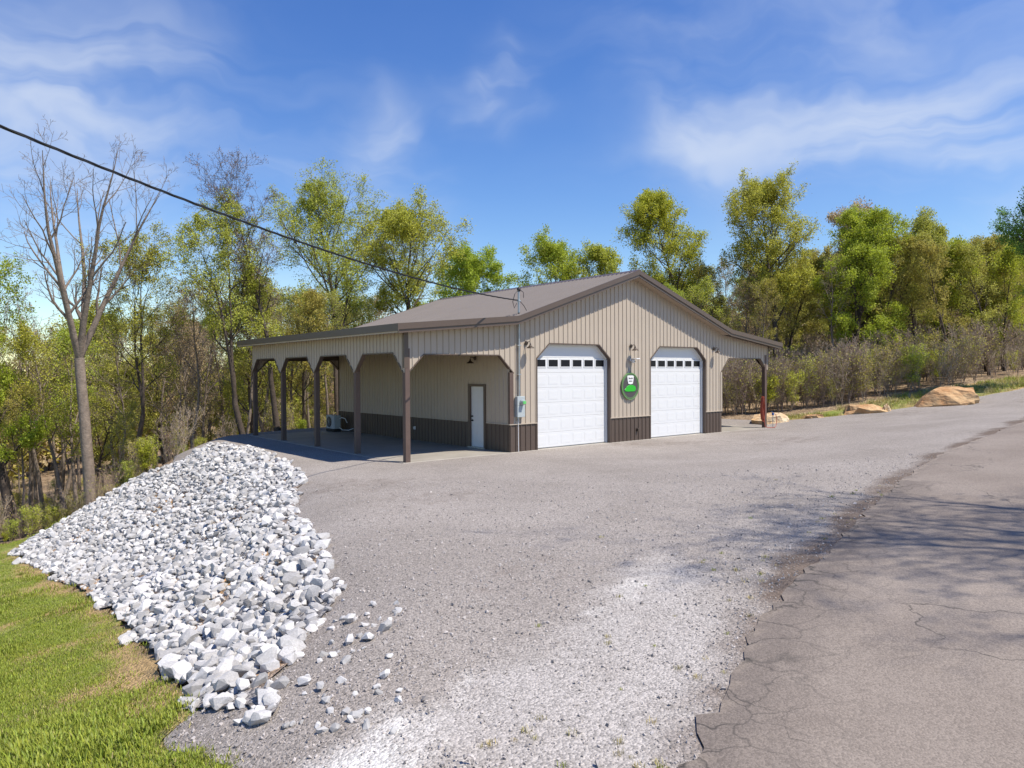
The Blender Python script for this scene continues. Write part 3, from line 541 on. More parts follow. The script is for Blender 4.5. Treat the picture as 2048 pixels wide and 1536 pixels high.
# meter, conduit, service mast
t = thing('electric_meter', 'grey electric meter box with green meter on the garage corner', 'meter', (.27, 0, 1.2))
MB().box(-.17, -.165, 0, .17, -.021, .40).build('lower_box', MAT['box_grey'], t, bevel=.008); MB().box(-.17, -.165, .405, .17, -.021, .72).build('upper_box', MAT['box_grey'], t, bevel=.008)
MB().lathe([(.1, -.16), (.1, -.2), (.085, -.205)], (.02, 0, .52), 'y', 22).build('meter_ring', MAT['galvanised'], t, smooth=True)
MB().lathe([(.085, -.2), (.085, -.29), (.07, -.31), (.03, -.315)], (.02, 0, .52), 'y', 22).build('meter_dome', MAT['meter_glass'], t, smooth=True)
MB().box(-.05, -.325, .46, .09, -.316, .56).build('meter_tag', MAT['meter_green'], t, bevel=.004)
MB().tube([(-.05, -.05, 0), (-.05, -.05, -.12)], .035, 10).build('lower_fitting', MAT['galvanised'], t); MB().tube([(-.05, -.05, -.1), (-.04, -.05, -1.25)], .012, 8).build('ground_conduit', MAT['plastic_white'], t)
t = thing('service_mast', 'galvanised service mast rising through the eave with weatherhead', 'conduit', (.26, -.07, 1.9))
MB().tube([(0, 0, 0), (0, 0, 3.68)], .036, 12).build('pipe', MAT['galvanised'], t, smooth=True)
for z in (.75, 1.75): MB().box(-.07, -.04, z, .07, .05, z+.035).build('strap', MAT['galvanised'], t, bevel=.003)
MB().lathe([(.075, 2.755), (.07, 2.78), (.045, 2.83), (.037, 2.9)], (0, 0, 0), 'z', 16).build('roof_boot', MAT['rubber'], t, smooth=True)
MB().lathe([(.037, 3.62), (.06, 3.64), (.07, 3.70), (.05, 3.76), (.02, 3.78)], (0, 0, 0), 'z', 14).build('weatherhead', MAT['cable_black'], t, smooth=True)
MB().box(-.05, -.05, 3.28, .05, .05, 3.33).build('clamp', MAT['galvanised'], t, bevel=.004)
for q in ([(-.04, -.03, 3.68), (-.22, -.05, 3.52), (-.27, 0, 3.25), (-.2, 0, 3.05), (-.09, 0, 3.22)], [(.04, -.03, 3.68), (.17, -.05, 3.6), (.22, 0, 3.42)], [(.03, -.02, 3.3), (.2, -.03, 3.15), (.36, 0, 2.98), (.36, .0, 2.9)]):
    MB().tube(q, .011, 6).build('lead_wire', MAT['cable_black'], t)
# overhead service cable: three strands twisted
def cable():
    a = Vector((.2, -.08, 5.22)); e = Vector(CAM+ray(0, 252)*9.5); dirv = (e-a); b = a+dirv*1.9; b.z = e.z+dirv.z*.9*1.22
    P = []
    for i in range(141):
        s = i/140*1.9; p = a+dirv*s; sag = 1.35*(s*s-s) if s <= 1 else 1.35*(s*s-s); p.z += sag; P.append(p)
    t = thing('power_cable', 'black twisted power cable running from the roof mast across the upper left sky', 'cable', tuple(a))
    for k in range(3):
        q = []
        for i in range(len(P)*3-2):
            f = i/3; j = int(min(f, len(P)-2)); p = P[j].lerp(P[j+1], f-j); d = (P[j+1]-P[j]).normalized(); u = d.orthogonal().normalized(); w = d.cross(u); an = f*1.1+k*2.094
            q.append(p+(u*math.cos(an)+w*math.sin(an))*.0125-a)
        MB().tube(q, .0118, 5).build('strand', MAT['cable_black'], t, smooth=True)
cable()
# outlets
for (loc, rz, lab) in (((6.45, -.02, .42), 0, 'small dark outlet cover on the brown wainscot between the overhead doors'), ((-.12, 6.1, .5), R(-90), 'white outlet cover on the shaded wainscot under the carport')):
    t = thing('outlet_cover', lab, 'outlet', loc, None, rz); w = 'bronze' if rz == 0 else 'plastic_white'
    MB().box(-.045, -.025, -.07, .045, 0, .07).build('plate', MAT[w], t, bevel=.006); MB().box(-.035, -.075, -.055, .035, -.025, .06).build('flip_lid', MAT[w], t, bevel=.012)
# mini-split condenser
t = thing('condenser_unit', 'pale grey air-conditioner condenser at the far end of the carport', 'air conditioner', (-.66, 12.5, 0))
MB().box(-.17, -.42, .14, .17, .42, .78).build('case', MAT['box_grey'], t, bevel=.02); MB().lathe([(.25, -.171), (.25, -.185), (.235, -.187), (.05, -.18)], (0, .1, .46), 'x', 26).build('fan_grille', MAT['black_metal'], t, smooth=True)
for k in range(8):
    an = k*math.pi/8; MB().tube([(-.195, .1-.24*math.cos(an), .46-.24*math.sin(an)), (-.195, .1+.24*math.cos(an), .46+.24*math.sin(an))], .005, 4).build('grille_bar', MAT['box_grey'], t)
for y in (-.3, .3): MB().box(-.2, y-.05, 0.002, .2, y+.05, .14).build('foot', MAT['rubber'], t, bevel=.01)
MB().box(-.19, -.40, .02, .19, .40, .12).build('base', MAT['rubber'], t)
MB().tube([(.12, -.42, .62), (.16, -.55, .68), (.3, -.6, .62), (.42, -.58, .42)], .022, 8).build('line_set', MAT['plastic_white'], t); MB().tube([(.1, -.42, .2), (.15, -.65, .1), (.3, -.95, .1), (.48, -1.1, .18)], .016, 8).build('drain_hose', MAT['plastic_white'], t)
# garden hose on the right post and the hydrant beside it
t = thing('garden_hose', 'orange garden hose coiled over a hook on the right front post', 'hose', (XR-.28, .0, 0))
MB().box(-.1, -.02, 1.42, .075, .05, 1.5).build('hook', MAT['bronze'], t, bevel=.01)
rr = random.Random(3); q = []
for k in range(7):
    w = .09+.02*rr.random(); zl = .28+.22*rr.random(); y = -.03+.018*k-.04
    for j in range(14): an = 2*math.pi*j/14; q.append((-.08+w*math.sin(an)*(1 if math.cos(an) < .3 else .7), y+.0012*j, (1.5+zl)/2+(1.52-zl)/2*math.cos(an)))
q += [(-.1, -.1, .4), (-.14, -.16, .1), (-.05, -.24, .03), (.15, -.33, .02), (.4, -.35, .02), (.56, -.33, .12), (.66, -.3, .4), (.62, -.28, .62), (.5, -.28, .66)]
MB().tube(q, .016, 7).build('hose', MAT['hose_orange'], t, smooth=True)
t = thing('yard_hydrant', 'slim pipe hydrant with blue head beside the right front post', 'hydrant', (XR+.12, -.25, -.02))
MB().tube([(0, 0, -.1), (0, 0, .64)], .016, 8).build('pipe', MAT['galvanised'], t); MB().box(-.04, -.04, .62, .06, .04, .74).build('head', MAT['hydrant_blue'], t, bevel=.015); MB().tube([(.03, 0, .74), (-.06, 0, .79), (-.12, 0, .79)], .012, 6).build('lever', MAT['hydrant_blue'], t)

# ------------------------------------------------------------------ stones
def stone_mesh(name, seed, n=15, sub=False, flat=.58, mat_=None, var=.35):
    r = np.random.default_rng(seed); p = r.normal(size=(n, 3)); p /= np.linalg.norm(p, axis=1)[:, None]; p = np.sign(p)*np.abs(p)**.85; p *= (1-var/2+var*r.random((n, 1))); p *= np.array([1.15, .8+.2*r.random(), flat+.15*r.random()])
    bm = bmesh.new(); [bm.verts.new(q) for q in p]; bmesh.ops.convex_hull(bm, input=bm.verts[:]); bmesh.ops.delete(bm, geom=[v for v in bm.verts if not v.link_faces], context='VERTS')
    bmesh.ops.triangulate(bm, faces=bm.faces[:]); me = bpy.data.meshes.new(name); bm.to_mesh(me); bm.free(); me.update()
    if mat_: me.materials.append(mat_)
    return me
STM = [stone_mesh('stone', 100+i, 17+i % 8, mat_=MAT['stone_white'], var=.2) for i in range(36)]
STV = []
for m in STM:
    v = np.zeros(len(m.vertices)*3); m.vertices.foreach_get('co', v); f = np.zeros(len(m.polygons)*3, int); m.polygons.foreach_get('vertices', f); STV.append((v.reshape(-1, 3), f.reshape(-1, 3)))
def rock_bank():
    root = sheet('rock_bank', bank_f, .09, -17, -5, -19, 15, .3, MAT['bed'], {'dirt': lambda x, y: np.clip(.25+.6*vnoise(x, y, 1.3, 7), 0, 1)})
    root['label'] = 'sloping bank of loose pale limestone rock beside the gravel drive'; root['category'] = 'rock pile'
    pts = []; sp = .138
    for layer in range(2):
        gx, gy = np.meshgrid(np.arange(-17, -5, sp), np.arange(-19, 15, sp)); gx = gx.ravel()+rng.uniform(-.5, .5, gx.size)*sp; gy = gy.ravel()+rng.uniform(-.5, .5, gy.size)*sp
        f = bank_f(gx, gy); keep = f < .02
        if layer: keep = (f < -.2) & (rng.random(gx.size) < .34)
        gx, gy = gx[keep], gy[keep]; s = np.clip(rng.lognormal(math.log(.070), .36, gx.size), .03, .155); z = terrain(gx, gy)+.08+s*.2+layer*.055
        pts.append(np.c_[gx, gy, z, s])
    # loose ones on the gravel near the foot of the pile
    lo = [hit(rng.uniform(430, 800), rng.uniform(1200, 1500)) for _ in range(90)]
    lo = [(x, y, tz(x, y)+.07, rng.uniform(.02, .055)) for x, y in lo if bank_f(np.array([x]), np.array([y]))[0] > 0 and lawn_f(np.array([x]), np.array([y]))[0] > 0]
    lo += [(x, y, tz(x, y)+.1, s) for (x, y), s in [(hit(u, v), s) for u, v, s in ((770, 1272, .08), (735, 1293, .07), (700, 1255, .08), (700, 1300, .06), (608, 1385, .06), (640, 1395, .045), (770, 1370, .045), (560, 1390, .08), (520, 1460, .1), (545, 1425, .08))]]
    pts = np.vstack(pts+[np.array(lo)])
    px = px_of(pts[:, 0], pts[:, 1]); dep = depth_of(pts[:, 0], pts[:, 1]); vis = (px > 0) & (dep > 4)
    order = np.argsort(-(pts[:, 3]/dep)*vis); big = set(order[:300].tolist()); VV = []; FF = []; n = 0
    for i, (x, y, z, s) in enumerate(pts):
        k = int(rng.integers(len(STM))); e = Euler((rng.normal()*.45, rng.normal()*.45, rng.uniform(0, 6.28)))
        if i in big:
            o = ob('stone', STM[k], root); o.location = (x, y, z); o.rotation_euler = e; o.scale = (s, s, s)
        else:
            v, f = STV[k]; VV.append((v*s) @ np.array(e.to_matrix()).T+np.array([x, y, z])); FF.append(f+n); n += len(v)
    o = ob('stone_mass', np_mesh('stone_mass', np.vstack(VV), np.vstack(FF)), root, MAT['stone_white'], kind='stuff'); o['label'] = 'the many smaller stones of the bank'
rock_bank()
def boulder(label, px0, px1, vb, vt, dep, seed, m='boulder', thick=.8):
    uc = (px0+px1)/2; x, y = hit(uc, vb); dp = depth_of(x, y); w = (px1-px0)/F*dp/2; h = (vb-vt)/F*dp
    r = np.random.default_rng(seed); p = r.normal(size=(22, 3)); p /= np.linalg.norm(p, axis=1)[:, None]; p = np.sign(p)*np.abs(p)**.75; p *= (.8+.3*r.random((22, 1)))
    bm = bmesh.new(); [bm.verts.new(q) for q in p]; bmesh.ops.convex_hull(bm, input=bm.verts[:]); bmesh.ops.delete(bm, geom=[v for v in bm.verts if not v.link_faces], context='VERTS')
    bmesh.ops.subdivide_edges(bm, edges=bm.edges[:], cuts=1, use_grid_fill=True)
    for v in bm.verts: v.co += Vector(r.normal(size=3)*.06); v.co.x += .12*v.co.z
    me = bpy.data.meshes.new('boulder'); bm.to_mesh(me); bm.free(); me.materials.append(MAT[m])
    o = ob('boulder', me, None, None, label, 'boulder', 'boulders along the edge of the gravel'); o.location = (x+.25, y+.45, tz(x, y)+h*.16); o.scale = (w, w*thick, h*.86); o.rotation_euler.z = -YAW-.35
boulder('low pale wedge-shaped boulder just behind the right front post', 1512, 1586, 848, 822, 0, 1, 'boulder_pale')
boulder('small flat brown boulder, lowest of the row beside the gravel', 1612, 1657, 839, 829, 0, 2)
boulder('broad tan boulder left of the largest one on the gravel edge', 1702, 1786, 828, 807, 0, 3)
boulder('small upright tan rock leaning on the right end of the broad boulder', 1776, 1804, 826, 806, 0, 5, 'boulder_pale', .6)
boulder('largest orange-tan slab boulder on the gravel edge at far right', 1846, 1966, 812, 773, 0, 4)

# ------------------------------------------------------------------ scattering (stuff)
def scatter(name, label, cat, P, rot, scl, idx, protos):
    """one object: its points carry copies of a few prototype meshes"""
    me = bpy.data.meshes.new(name); me.vertices.add(len(P)); me.vertices.foreach_set('co', np.asarray(P, np.float32).ravel())
    a = me.attributes.new('rot', 'FLOAT_VECTOR', 'POINT'); a.data.foreach_set('vector', np.asarray(rot, np.float32).ravel())
    a = me.attributes.new('scl', 'FLOAT', 'POINT'); a.data.foreach_set('value', np.asarray(scl, np.float32))
    a = me.attributes.new('idx', 'INT', 'POINT'); a.data.foreach_set('value', np.asarray(idx, np.int32))
    o = ob(name, me, kind='stuff', label=label, cat=cat)
    col = bpy.data.collections.new(name+'_shapes')
    for i, m in enumerate(protos): q = bpy.data.objects.new(f'{name}_shape_{i:02d}', m); col.objects.link(q)
    ng = bpy.data.node_groups.new(name, 'GeometryNodeTree'); ng.interface.new_socket('Geometry', in_out='INPUT', socket_type='NodeSocketGeometry'); ng.interface.new_socket('Geometry', in_out='OUTPUT', socket_type='NodeSocketGeometry')
    N = ng.nodes; L = ng.links; gi = N.new('NodeGroupInput'); go = N.new('NodeGroupOutput'); ip = N.new('GeometryNodeInstanceOnPoints'); ci = N.new('GeometryNodeCollectionInfo')
    ci.inputs[0].default_value = col; ci.inputs['Separate Children'].default_value = True; ci.inputs['Reset Children'].default_value = True
    def na(n, t): x = N.new('GeometryNodeInputNamedAttribute'); x.data_type = t; x.inputs[0].default_value = n; return x.outputs[0]
    L.new(gi.outputs[0], ip.inputs['Points']); L.new(ci.outputs[0], ip.inputs['Instance']); ip.inputs['Pick Instance'].default_value = True
    L.new(na('idx', 'INT'), ip.inputs['Instance Index']); er = N.new('FunctionNodeEulerToRotation'); L.new(na('rot', 'FLOAT_VECTOR'), er.inputs[0]); L.new(er.outputs[0], ip.inputs['Rotation'])
    L.new(na('scl', 'FLOAT'), ip.inputs['Scale']); L.new(ip.outputs[0], go.inputs[0])
    md = o.modifiers.new('scatter', 'NODES'); md.node_group = ng; return o
def view_pts(n, u, d0, d1):                       # ground points, denser near the camera
    us = rng.uniform(u[0], u[1], n); d = d0*(d1/d0)**rng.random(n); r = (us-1024)/F*d; c, q = math.cos(YAW), math.sin(YAW)
    return CAM[0]+r*c+d*q, CAM[1]-r*q+d*c
def pebbles():
    pm = [stone_mesh('pebble', 400+i, 9, flat=.7, mat_=MAT['pebble']) for i in range(8)]
    x, y = view_pts(30000, (300, 1950), 4.2, 18); x2 = rng.uniform(-17, -6, 5000); y2 = rng.uniform(-20, -9, 5000); x = np.r_[x, x2]; y = np.r_[y, y2]
    k = (grav_f(x, y) < -.05) & (road_f(x, y) > .02) & (lawn_f(x, y) > 0) & (bank_f(x, y) > -.1) & (np.maximum(dust(x, y)*.8, powder(x, y)) < .3+.5*rng.random(len(x))); x, y = x[k], y[k]; n = len(x)
    s = np.clip(rng.lognormal(math.log(.0085), .42, n), .004, .03); z = terrain(x, y)+.06+s*.3
    scatter('loose_gravel', 'loose grey gravel stones lying on the yard', 'gravel', np.c_[x, y, z], rng.uniform(0, 6.28, (n, 3)), s, rng.integers(0, 8, n), pm)
pebbles()
def tuft(seed, n, h, m, spread=.06):
    r = np.random.default_rng(seed); V = []; Fq = []
    for i in range(n):
        a = r.uniform(0, 6.28); b = np.array([r.normal()*spread, r.normal()*spread, 0]); d = np.array([math.cos(a), math.sin(a), 0]); w = np.array([-d[1], d[0], 0])*.006*(h/.1)**.4; hh = h*r.uniform(.55, 1.1); l = hh*r.uniform(.2, .8)
        k = len(V); V += [b-w, b+w, b+d*l*.4+w*.8+np.array([0, 0, hh*.6]), b+d*l*.4-w*.8+np.array([0, 0, hh*.6]), b+d*l+np.array([0, 0, hh])]; Fq += [(k, k+1, k+2), (k, k+2, k+3), (k+3, k+2, k+4)]
    me = np_mesh('tuft', np.array(V), np.array(Fq)); me.materials.append(MAT[m]); return me
def grass():
    T = [tuft(i, 14, .04, 'grass_blade', .08) for i in range(5)]+[tuft(9, 12, .04, 'grass_dry', .08)]+[tuft(20+i, 20, .075, 'grass_blade', .07) for i in range(2)]
    x, y = view_pts(42000, (-160, 560), 4.5, 30); x2 = rng.uniform(-20, -12.5, 9000); y2 = rng.uniform(-17, 12, 9000); x = np.r_[x, x2]; y = np.r_[y, y2]
    d = ldirt(x, y); k = (lawn_f(x, y) < -.02) & (d+.3*vnoise(x, y, 3., 3) < .30+.95*rng.random(len(x))**1.4); x, y = x[k], y[k]; n = len(x); cl = vnoise(x, y, 1.1, 15)
    idx = rng.integers(0, 5, n); u = rng.random(n); idx = np.where(u < .10+.35*np.clip(vnoise(x, y, .9, 31), 0, 1), 5, idx); idx = np.where((cl > .35) & (u > .6), rng.integers(6, 8, n), idx)
    scatter('lawn_grass', 'short green lawn grass with thin patches below the rock bank', 'grass', np.c_[x, y, terrain(x, y)+.07], np.c_[np.zeros((n, 2)), rng.uniform(0, 6.28, n)], rng.uniform(.7, 1.35, n)*(1+.25*cl), idx, T)
    x = rng.uniform(17, 60, 9000); y = rng.uniform(-9, 7, 9000); f = sdist(VERGE, x, y); k = (f < -.1) & (vnoise(x, y, .9, 5) > -.45); x, y = x[k], y[k]; n = len(x); T2 = [tuft(40+i, 16, .22, 'grass_blade', .12) for i in range(3)]+[tuft(50+i, 16, .25, 'grass_dry', .12) for i in range(3)]
    scatter('verge_grass', 'rough green and straw grass on the bank behind the boulders', 'grass', np.c_[x, y, terrain(x, y)+.05], np.c_[np.zeros((n, 2)), rng.uniform(0, 6.28, n)], rng.uniform(.6, 1.3, n), np.where(vnoise(x, y, .5, 8)+rng.normal(size=n)*.4 > .05, rng.integers(0, 3, n), rng.integers(3, 6, n)), T2)
    # little weeds in the gravel along the road edge
    P = []
    for i in range(60):
        u = rng.uniform(0, 1); j = rng.integers(2, 8); a, b = RE[j], RE[j+1]; p = a+(b-a)*u; nrm = np.array([-(b-a)[1], (b-a)[0]]); nrm /= np.linalg.norm(nrm); p = p+nrm*(abs(rng.normal())*.9+.05); P.append((p[0], p[1], tz(*p)+.06))
    n = len(P); scatter('roadside_weeds', 'tiny dry weeds along the edge of the asphalt', 'weeds', P, np.c_[np.zeros((n, 2)), rng.uniform(0, 6.28, n)], rng.uniform(.3, .7, n), (rng.random(n) < .25).astype(int), [tuft(70, 18, .07, 'grass_dry', .04), tuft(71, 14, .07, 'grass_blade', .04)])
grass()

# ------------------------------------------------------------------ trees
def unit(v): return v/max(np.linalg.norm(v), 1e-9)
class Tree:
    def __init__(s, seed, H, r0, clear=.3, nl=12, spread=.32, ang=48, levels=4, leaders=1, fork=.4, lean=(0, 0), leafn=5, leafs=.11, top=.55, wob=.06, kids=(5, 4, 3), fan=22, prof='oval', trop=.10):
        s.r = np.random.default_rng(seed); s.T = []; s.LF = []; s.H = H; s.p = dict(clear=clear, nl=nl, spread=spread, ang=ang, leafn=leafn, leafs=leafs, wob=wob, kids=kids, prof=prof, levels=levels, trop=trop)
        base = np.array([0, 0, -.3]); d = unit(np.array([lean[0], lean[1], 1.]))
        if leaders == 1: s.stem(base, d, H+.3, r0, clear, nl, 0.)
        else:
            pts, rad = s.line(base, d, H*fork+.3, r0, r0*.8, 6, wob, .02); s.T.append((pts, rad, 8)); az = s.r.uniform(0, 6.28)
            for k in range(leaders):
                a = az+k*6.283/leaders+s.r.normal()*.3; t = R(fan)*s.r.uniform(.6, 1.25); dd = unit(np.array([math.cos(a)*math.sin(t), math.sin(a)*math.sin(t), math.cos(t)])+.4*(d-np.array([0, 0, 1])))
                s.stem(pts[-1], dd, H*(1-fork)*s.r.uniform(.85, 1.02), r0*.62, max(.12, (clear-fork)/(1-fork)), max(4, int(nl/leaders*1.4)), fork)
    def line(s, p, d, L, r0, r1, n, wob, trop):
        pts = [p]; 
        for i in range(n): d = unit(d+s.r.normal(size=3)*wob+np.array([0, 0, trop])); p = p+d*L/n; pts.append(p)
        return np.array(pts), np.linspace(r0, r1, n+1)
    def stem(s, p, d, L, r0, clear, nl, z0):
        q = s.p; pts, rad = s.line(p, d, L, r0, r0*.10, 11, q['wob'], .03); rad = r0*(1-np.linspace(0, 1, 12)**.9*.92); rad[0] *= 1.25 if z0 == 0 else 1; s.T.append((pts, rad, 8)); az = s.r.uniform(0, 6.28)
        for k in range(nl):
            t = clear+(1-clear)*(k+s.r.random()*.8)/nl; t = min(t, .985); i = min(int(t*11), 10); f = t*11-i; pos = pts[i]*(1-f)+pts[i+1]*f; rr = rad[i]*(1-f)+rad[i+1]*f; ax = unit(pts[i+1]-pts[i])
            u = (t-clear)/(1-clear); sh = {'oval': math.sin(math.pi*min(.95, .18+.75*u))**.7, 'cone': 1.05-.8*u, 'vase': .45+.65*u if u < .8 else .9, 'round': math.sqrt(max(.12, 1-(2*u-1)**2))}[q['prof']]
            az += 2.4+s.r.normal()*.4; s.kid(pos, ax, az, R(q['ang'])*(1.15-.5*u)*s.r.uniform(.85, 1.15), s.H*q['spread']*sh*s.r.uniform(.75, 1.15), max(.012, rr*.55), 1)
        s.leafy(pts[-3:])
    def kid(s, pos, ax, az, ang, L, r0, lvl):
        a = unit(np.cross(ax, [0.3, .2, 1.] if abs(ax[2]) < .9 else [1, 0, 0])); b = np.cross(ax, a); d = unit(ax*math.cos(ang)+(a*math.cos(az)+b*math.sin(az))*math.sin(ang)); q = s.p
        n = (0, 6, 4, 3, 2)[lvl]; pts, rad = s.line(pos, d, L, r0, r0*.3, n, (.0, .10, .13, .16, .2)[lvl], q['trop']*(1, 1, .9, .6, .4)[lvl]); s.T.append((pts, np.maximum(rad, .006), (8, 6, 4, 3, 3)[lvl]))
        if lvl >= q['levels']: s.leafy(pts); return
        nk = q['kids'][lvl-1]; nk = max(2, int(round(nk*s.r.uniform(.75, 1.25)))); az2 = s.r.uniform(0, 6.28)
        for k in range(nk):
            t = .28+.7*(k+s.r.random()*.7)/nk; t = min(t, .98); i = min(int(t*n), n-1); f = t*n-i; az2 += 2.4+s.r.normal()*.5
            s.kid(pts[i]*(1-f)+pts[i+1]*f, unit(pts[i+1]-pts[i]), az2, R(s.r.uniform(28, 58)), L*s.r.uniform(.36, .62)*(1.15-.45*t), max(.007, (rad[i]*(1-f)+rad[i+1]*f)*.6), lvl+1)
        if lvl >= 2: s.leafy(pts[-1:])
    def leafy(s, pts): s.LF.append(np.asarray(pts))
    def fit(s):                                   # scale so that the top is at H
        top = max(p[:, 2].max() for p, _, _ in s.T); k = s.H/top; s.T = [(p*k, r*k**.5, n) for p, r, n in s.T]; s.LF = [p*k for p in s.LF]; return s
    def wood(s):
        V = []; Fq = []; n0 = 0
        for pts, rad, sd in s.T:
            m = len(pts); d = np.gradient(pts, axis=0); d /= np.linalg.norm(d, axis=1)[:, None]+1e-9; a = np.cross(d, [.31, .17, .93] if abs(d[0][2]) < .9 else [1., .1, 0]); a /= np.linalg.norm(a, axis=1)[:, None]+1e-9; b = np.cross(d, a)
            th = np.arange(sd)*2*math.pi/sd; V.append((pts[:, None]+(a[:, None]*np.cos(th)[None, :, None]+b[:, None]*np.sin(th)[None, :, None])*rad[:, None, None]).reshape(-1, 3))
            i = np.arange(m-1)[:, None]*sd+np.arange(sd)[None]; j = np.arange(m-1)[:, None]*sd+((np.arange(sd)+1) % sd)[None]; Fq.append(np.stack([i, j, j+sd, i+sd], -1).reshape(-1, 4)+n0); n0 += m*sd
        return np.vstack(V), np.vstack(Fq)
    def leaves(s, dens=1.):
        P = np.vstack(s.LF); q = s.p; k = q['leafn']*dens; n = s.r.poisson(k, len(P)); C = np.repeat(P, n, 0); m = len(C)
        if m == 0: return np.zeros((0, 3)), np.zeros((0, 4), int)
        C = C+s.r.normal(size=(m, 3))*q['leafs']*1.25; sz = q['leafs']*s.r.uniform(.5, 1.15, (m, 1)); a = s.r.normal(size=(m, 3)); a /= np.linalg.norm(a, axis=1)[:, None]; b = np.cross(a, s.r.normal(size=(m, 3))); b /= np.linalg.norm(b, axis=1)[:, None]
        c = np.cross(a, b); V = np.stack([C-a*sz*.6, C+b*sz*.36+c*sz*.1, C+a*sz*.6, C-b*sz*.36+c*sz*.1], 1).reshape(-1, 3); return V, np.arange(m*4).reshape(-1, 4)
def tree_meshes(bark, leaf, **kw):
    t = Tree(**kw).fit(); w = np_mesh('trunk', *t.wood(), True); w.materials.append(MAT[bark]); v, f = t.leaves(); c = None
    if len(v): c = np_mesh('crown', v, f); c.materials.append(MAT[leaf])
    return w, c
def plant(name, meshes, x, y, label, group=None, rz=0, sc=1, dz=-.05, cat='tree'):
    t = thing(name, label, cat, (x, y, tz(x, y)+dz), group, rz); t.scale = (sc, sc, sc)
    ob('trunk', meshes[0], t)
    if meshes[1]: ob('crown', meshes[1], t)
    return t
def hero(name, u, depth, vtop, label, bark, leaf, **kw):
    x, y = at(u, depth); H = CAM[2]+(742-vtop)/F*depth-tz(x, y); kw['leafs'] = kw.get('leafs', .095)*depth/42; kw['leafn'] = kw['leafn']*.72; kw.setdefault('kids', (6, 5, 4))
    lean = kw.pop('leanpx', 0); kw['lean'] = (lean*math.cos(YAW), -lean*math.sin(YAW)); return plant(name, tree_meshes(bark, leaf, H=H, **kw), x, y, label, 'tall trees around the clearing')
hero('bare_tree', 176, 33, 268, 'tall bare grey tree with steeply rising limbs behind the rock bank', 'bark_grey', 'leaf_tan', seed=1, r0=.27, leaders=5, fork=.42, clear=.5, nl=24, spread=.19, ang=32, fan=20, leafn=.0, trop=.10, wob=.035, leanpx=.0, kids=(4, 4, 2))
hero('leafy_tree', 15, 36, 470, 'dense green tree at the far left edge of the photo', 'bark_dark', 'leaf_fresh', seed=2, r0=.26, nl=16, spread=.36, clear=.22, leafn=11, leafs=.12, prof='round')
hero('forked_tree', 255, 36, 440, 'slim fork-trunked tree with sparse new leaves right of the bare grey tree', 'bark_dark', 'leaf_spring', seed=3, r0=.15, leaders=2, fork=.38, clear=.42, nl=16, spread=.26, leafn=3.2, fan=16)
hero('leaning_tree', 490, 35, 372, 'leaning double-trunked tree with thin pale leaves left of the carport', 'bark_dark', 'leaf_spring', seed=4, r0=.18, leaders=2, fork=.22, clear=.42, nl=18, spread=.25, leafn=3.6, leanpx=-.27, fan=9)
hero('budding_tree', 556, 36, 298, 'tall dark-trunked tree with reddish buds and hardly a leaf', 'bark_dark', 'twig_red', seed=5, r0=.2, clear=.55, nl=22, spread=.27, ang=44, leafn=1.5, leafs=.06, leanpx=-.1, prof='vase', trop=.12)
hero('tall_leafy_tree', 676, 40, 287, 'tallest yellow-green tree left of the roof, above the carport', 'bark_dark', 'leaf_spring', seed=6, r0=.26, clear=.36, nl=26, spread=.33, ang=46, leafn=6.2, prof='oval', trop=.13, leanpx=-.01)
hero('leafy_tree', 838, 44, 392, 'rounded spring-leafed tree rising just left of the roof slope', 'bark_dark', 'leaf_spring', seed=7, r0=.28, clear=.42, nl=22, spread=.3, leafn=5.5, prof='round', leaders=2, fork=.4, fan=14)
hero('bushy_tree', 945, 56, 488, 'bright green bushy tree behind the upper left roof slope', 'bark_dark', 'leaf_fresh', seed=8, r0=.28, clear=.3, nl=18, spread=.36, leafn=11, prof='round')
hero('leafy_tree', 1130, 66, 455, 'sparse green tree peeking over the roof left of the peak', 'bark_dark', 'leaf_fresh', seed=9, r0=.3, clear=.4, nl=20, spread=.32, leafn=6, prof='round')
hero('leafy_tree', 1208, 66, 487, 'low thin tree top just left of the roof peak', 'bark_dark', 'leaf_spring', seed=10, r0=.26, clear=.4, nl=16, spread=.26, leafn=5, prof='round')
hero('spire_tree', 1376, 52, 375, 'slender spire-shaped tree directly right of the roof peak', 'bark_dark', 'leaf_fresh', seed=11, r0=.22, clear=.25, nl=30, spread=.27, leafn=6, prof='oval', ang=52)
hero('tall_leafy_tree', 1560, 48, 328, 'tallest tree on the right with dark trunk and open crown', 'bark_dark', 'leaf_spring', seed=12, r0=.27, clear=.38, nl=30, spread=.3, leafn=6.5, prof='oval', ang=52)
hero('bright_tree', 1692, 47, 402, 'dense bright yellow-green tree in the middle of the right woods', 'bark_dark', 'leaf_fresh', seed=13, r0=.3, clear=.18, nl=28, spread=.31, leafn=10, prof='oval')
hero('tan_tree', 1760, 56, 405, 'tan-budded tree top behind the bright yellow-green tree', 'bark_dark', 'leaf_tan', seed=14, r0=.3, clear=.5, nl=16, spread=.25, leafn=3.5, prof='round')
hero('leafy_tree', 1878, 50, 418, 'dark-trunked round-topped tree above the largest boulder', 'bark_dark', 'leaf_olive', seed=15, r0=.21, clear=.48, nl=16, spread=.28, leafn=5, prof='vase')
hero('leafy_tree', 1975, 50, 470, 'twin-trunked olive tree near the right edge', 'bark_dark', 'leaf_olive', seed=16, r0=.2, leaders=2, fork=.3, clear=.4, nl=18, spread=.26, leafn=5)
hero('leafy_tree', 2075, 40, 345, 'large green crown cut off by the right edge of the photo', 'bark_dark', 'leaf_dark', seed=17, r0=.36, clear=.42, nl=20, spread=.3, leafn=10, prof='round')
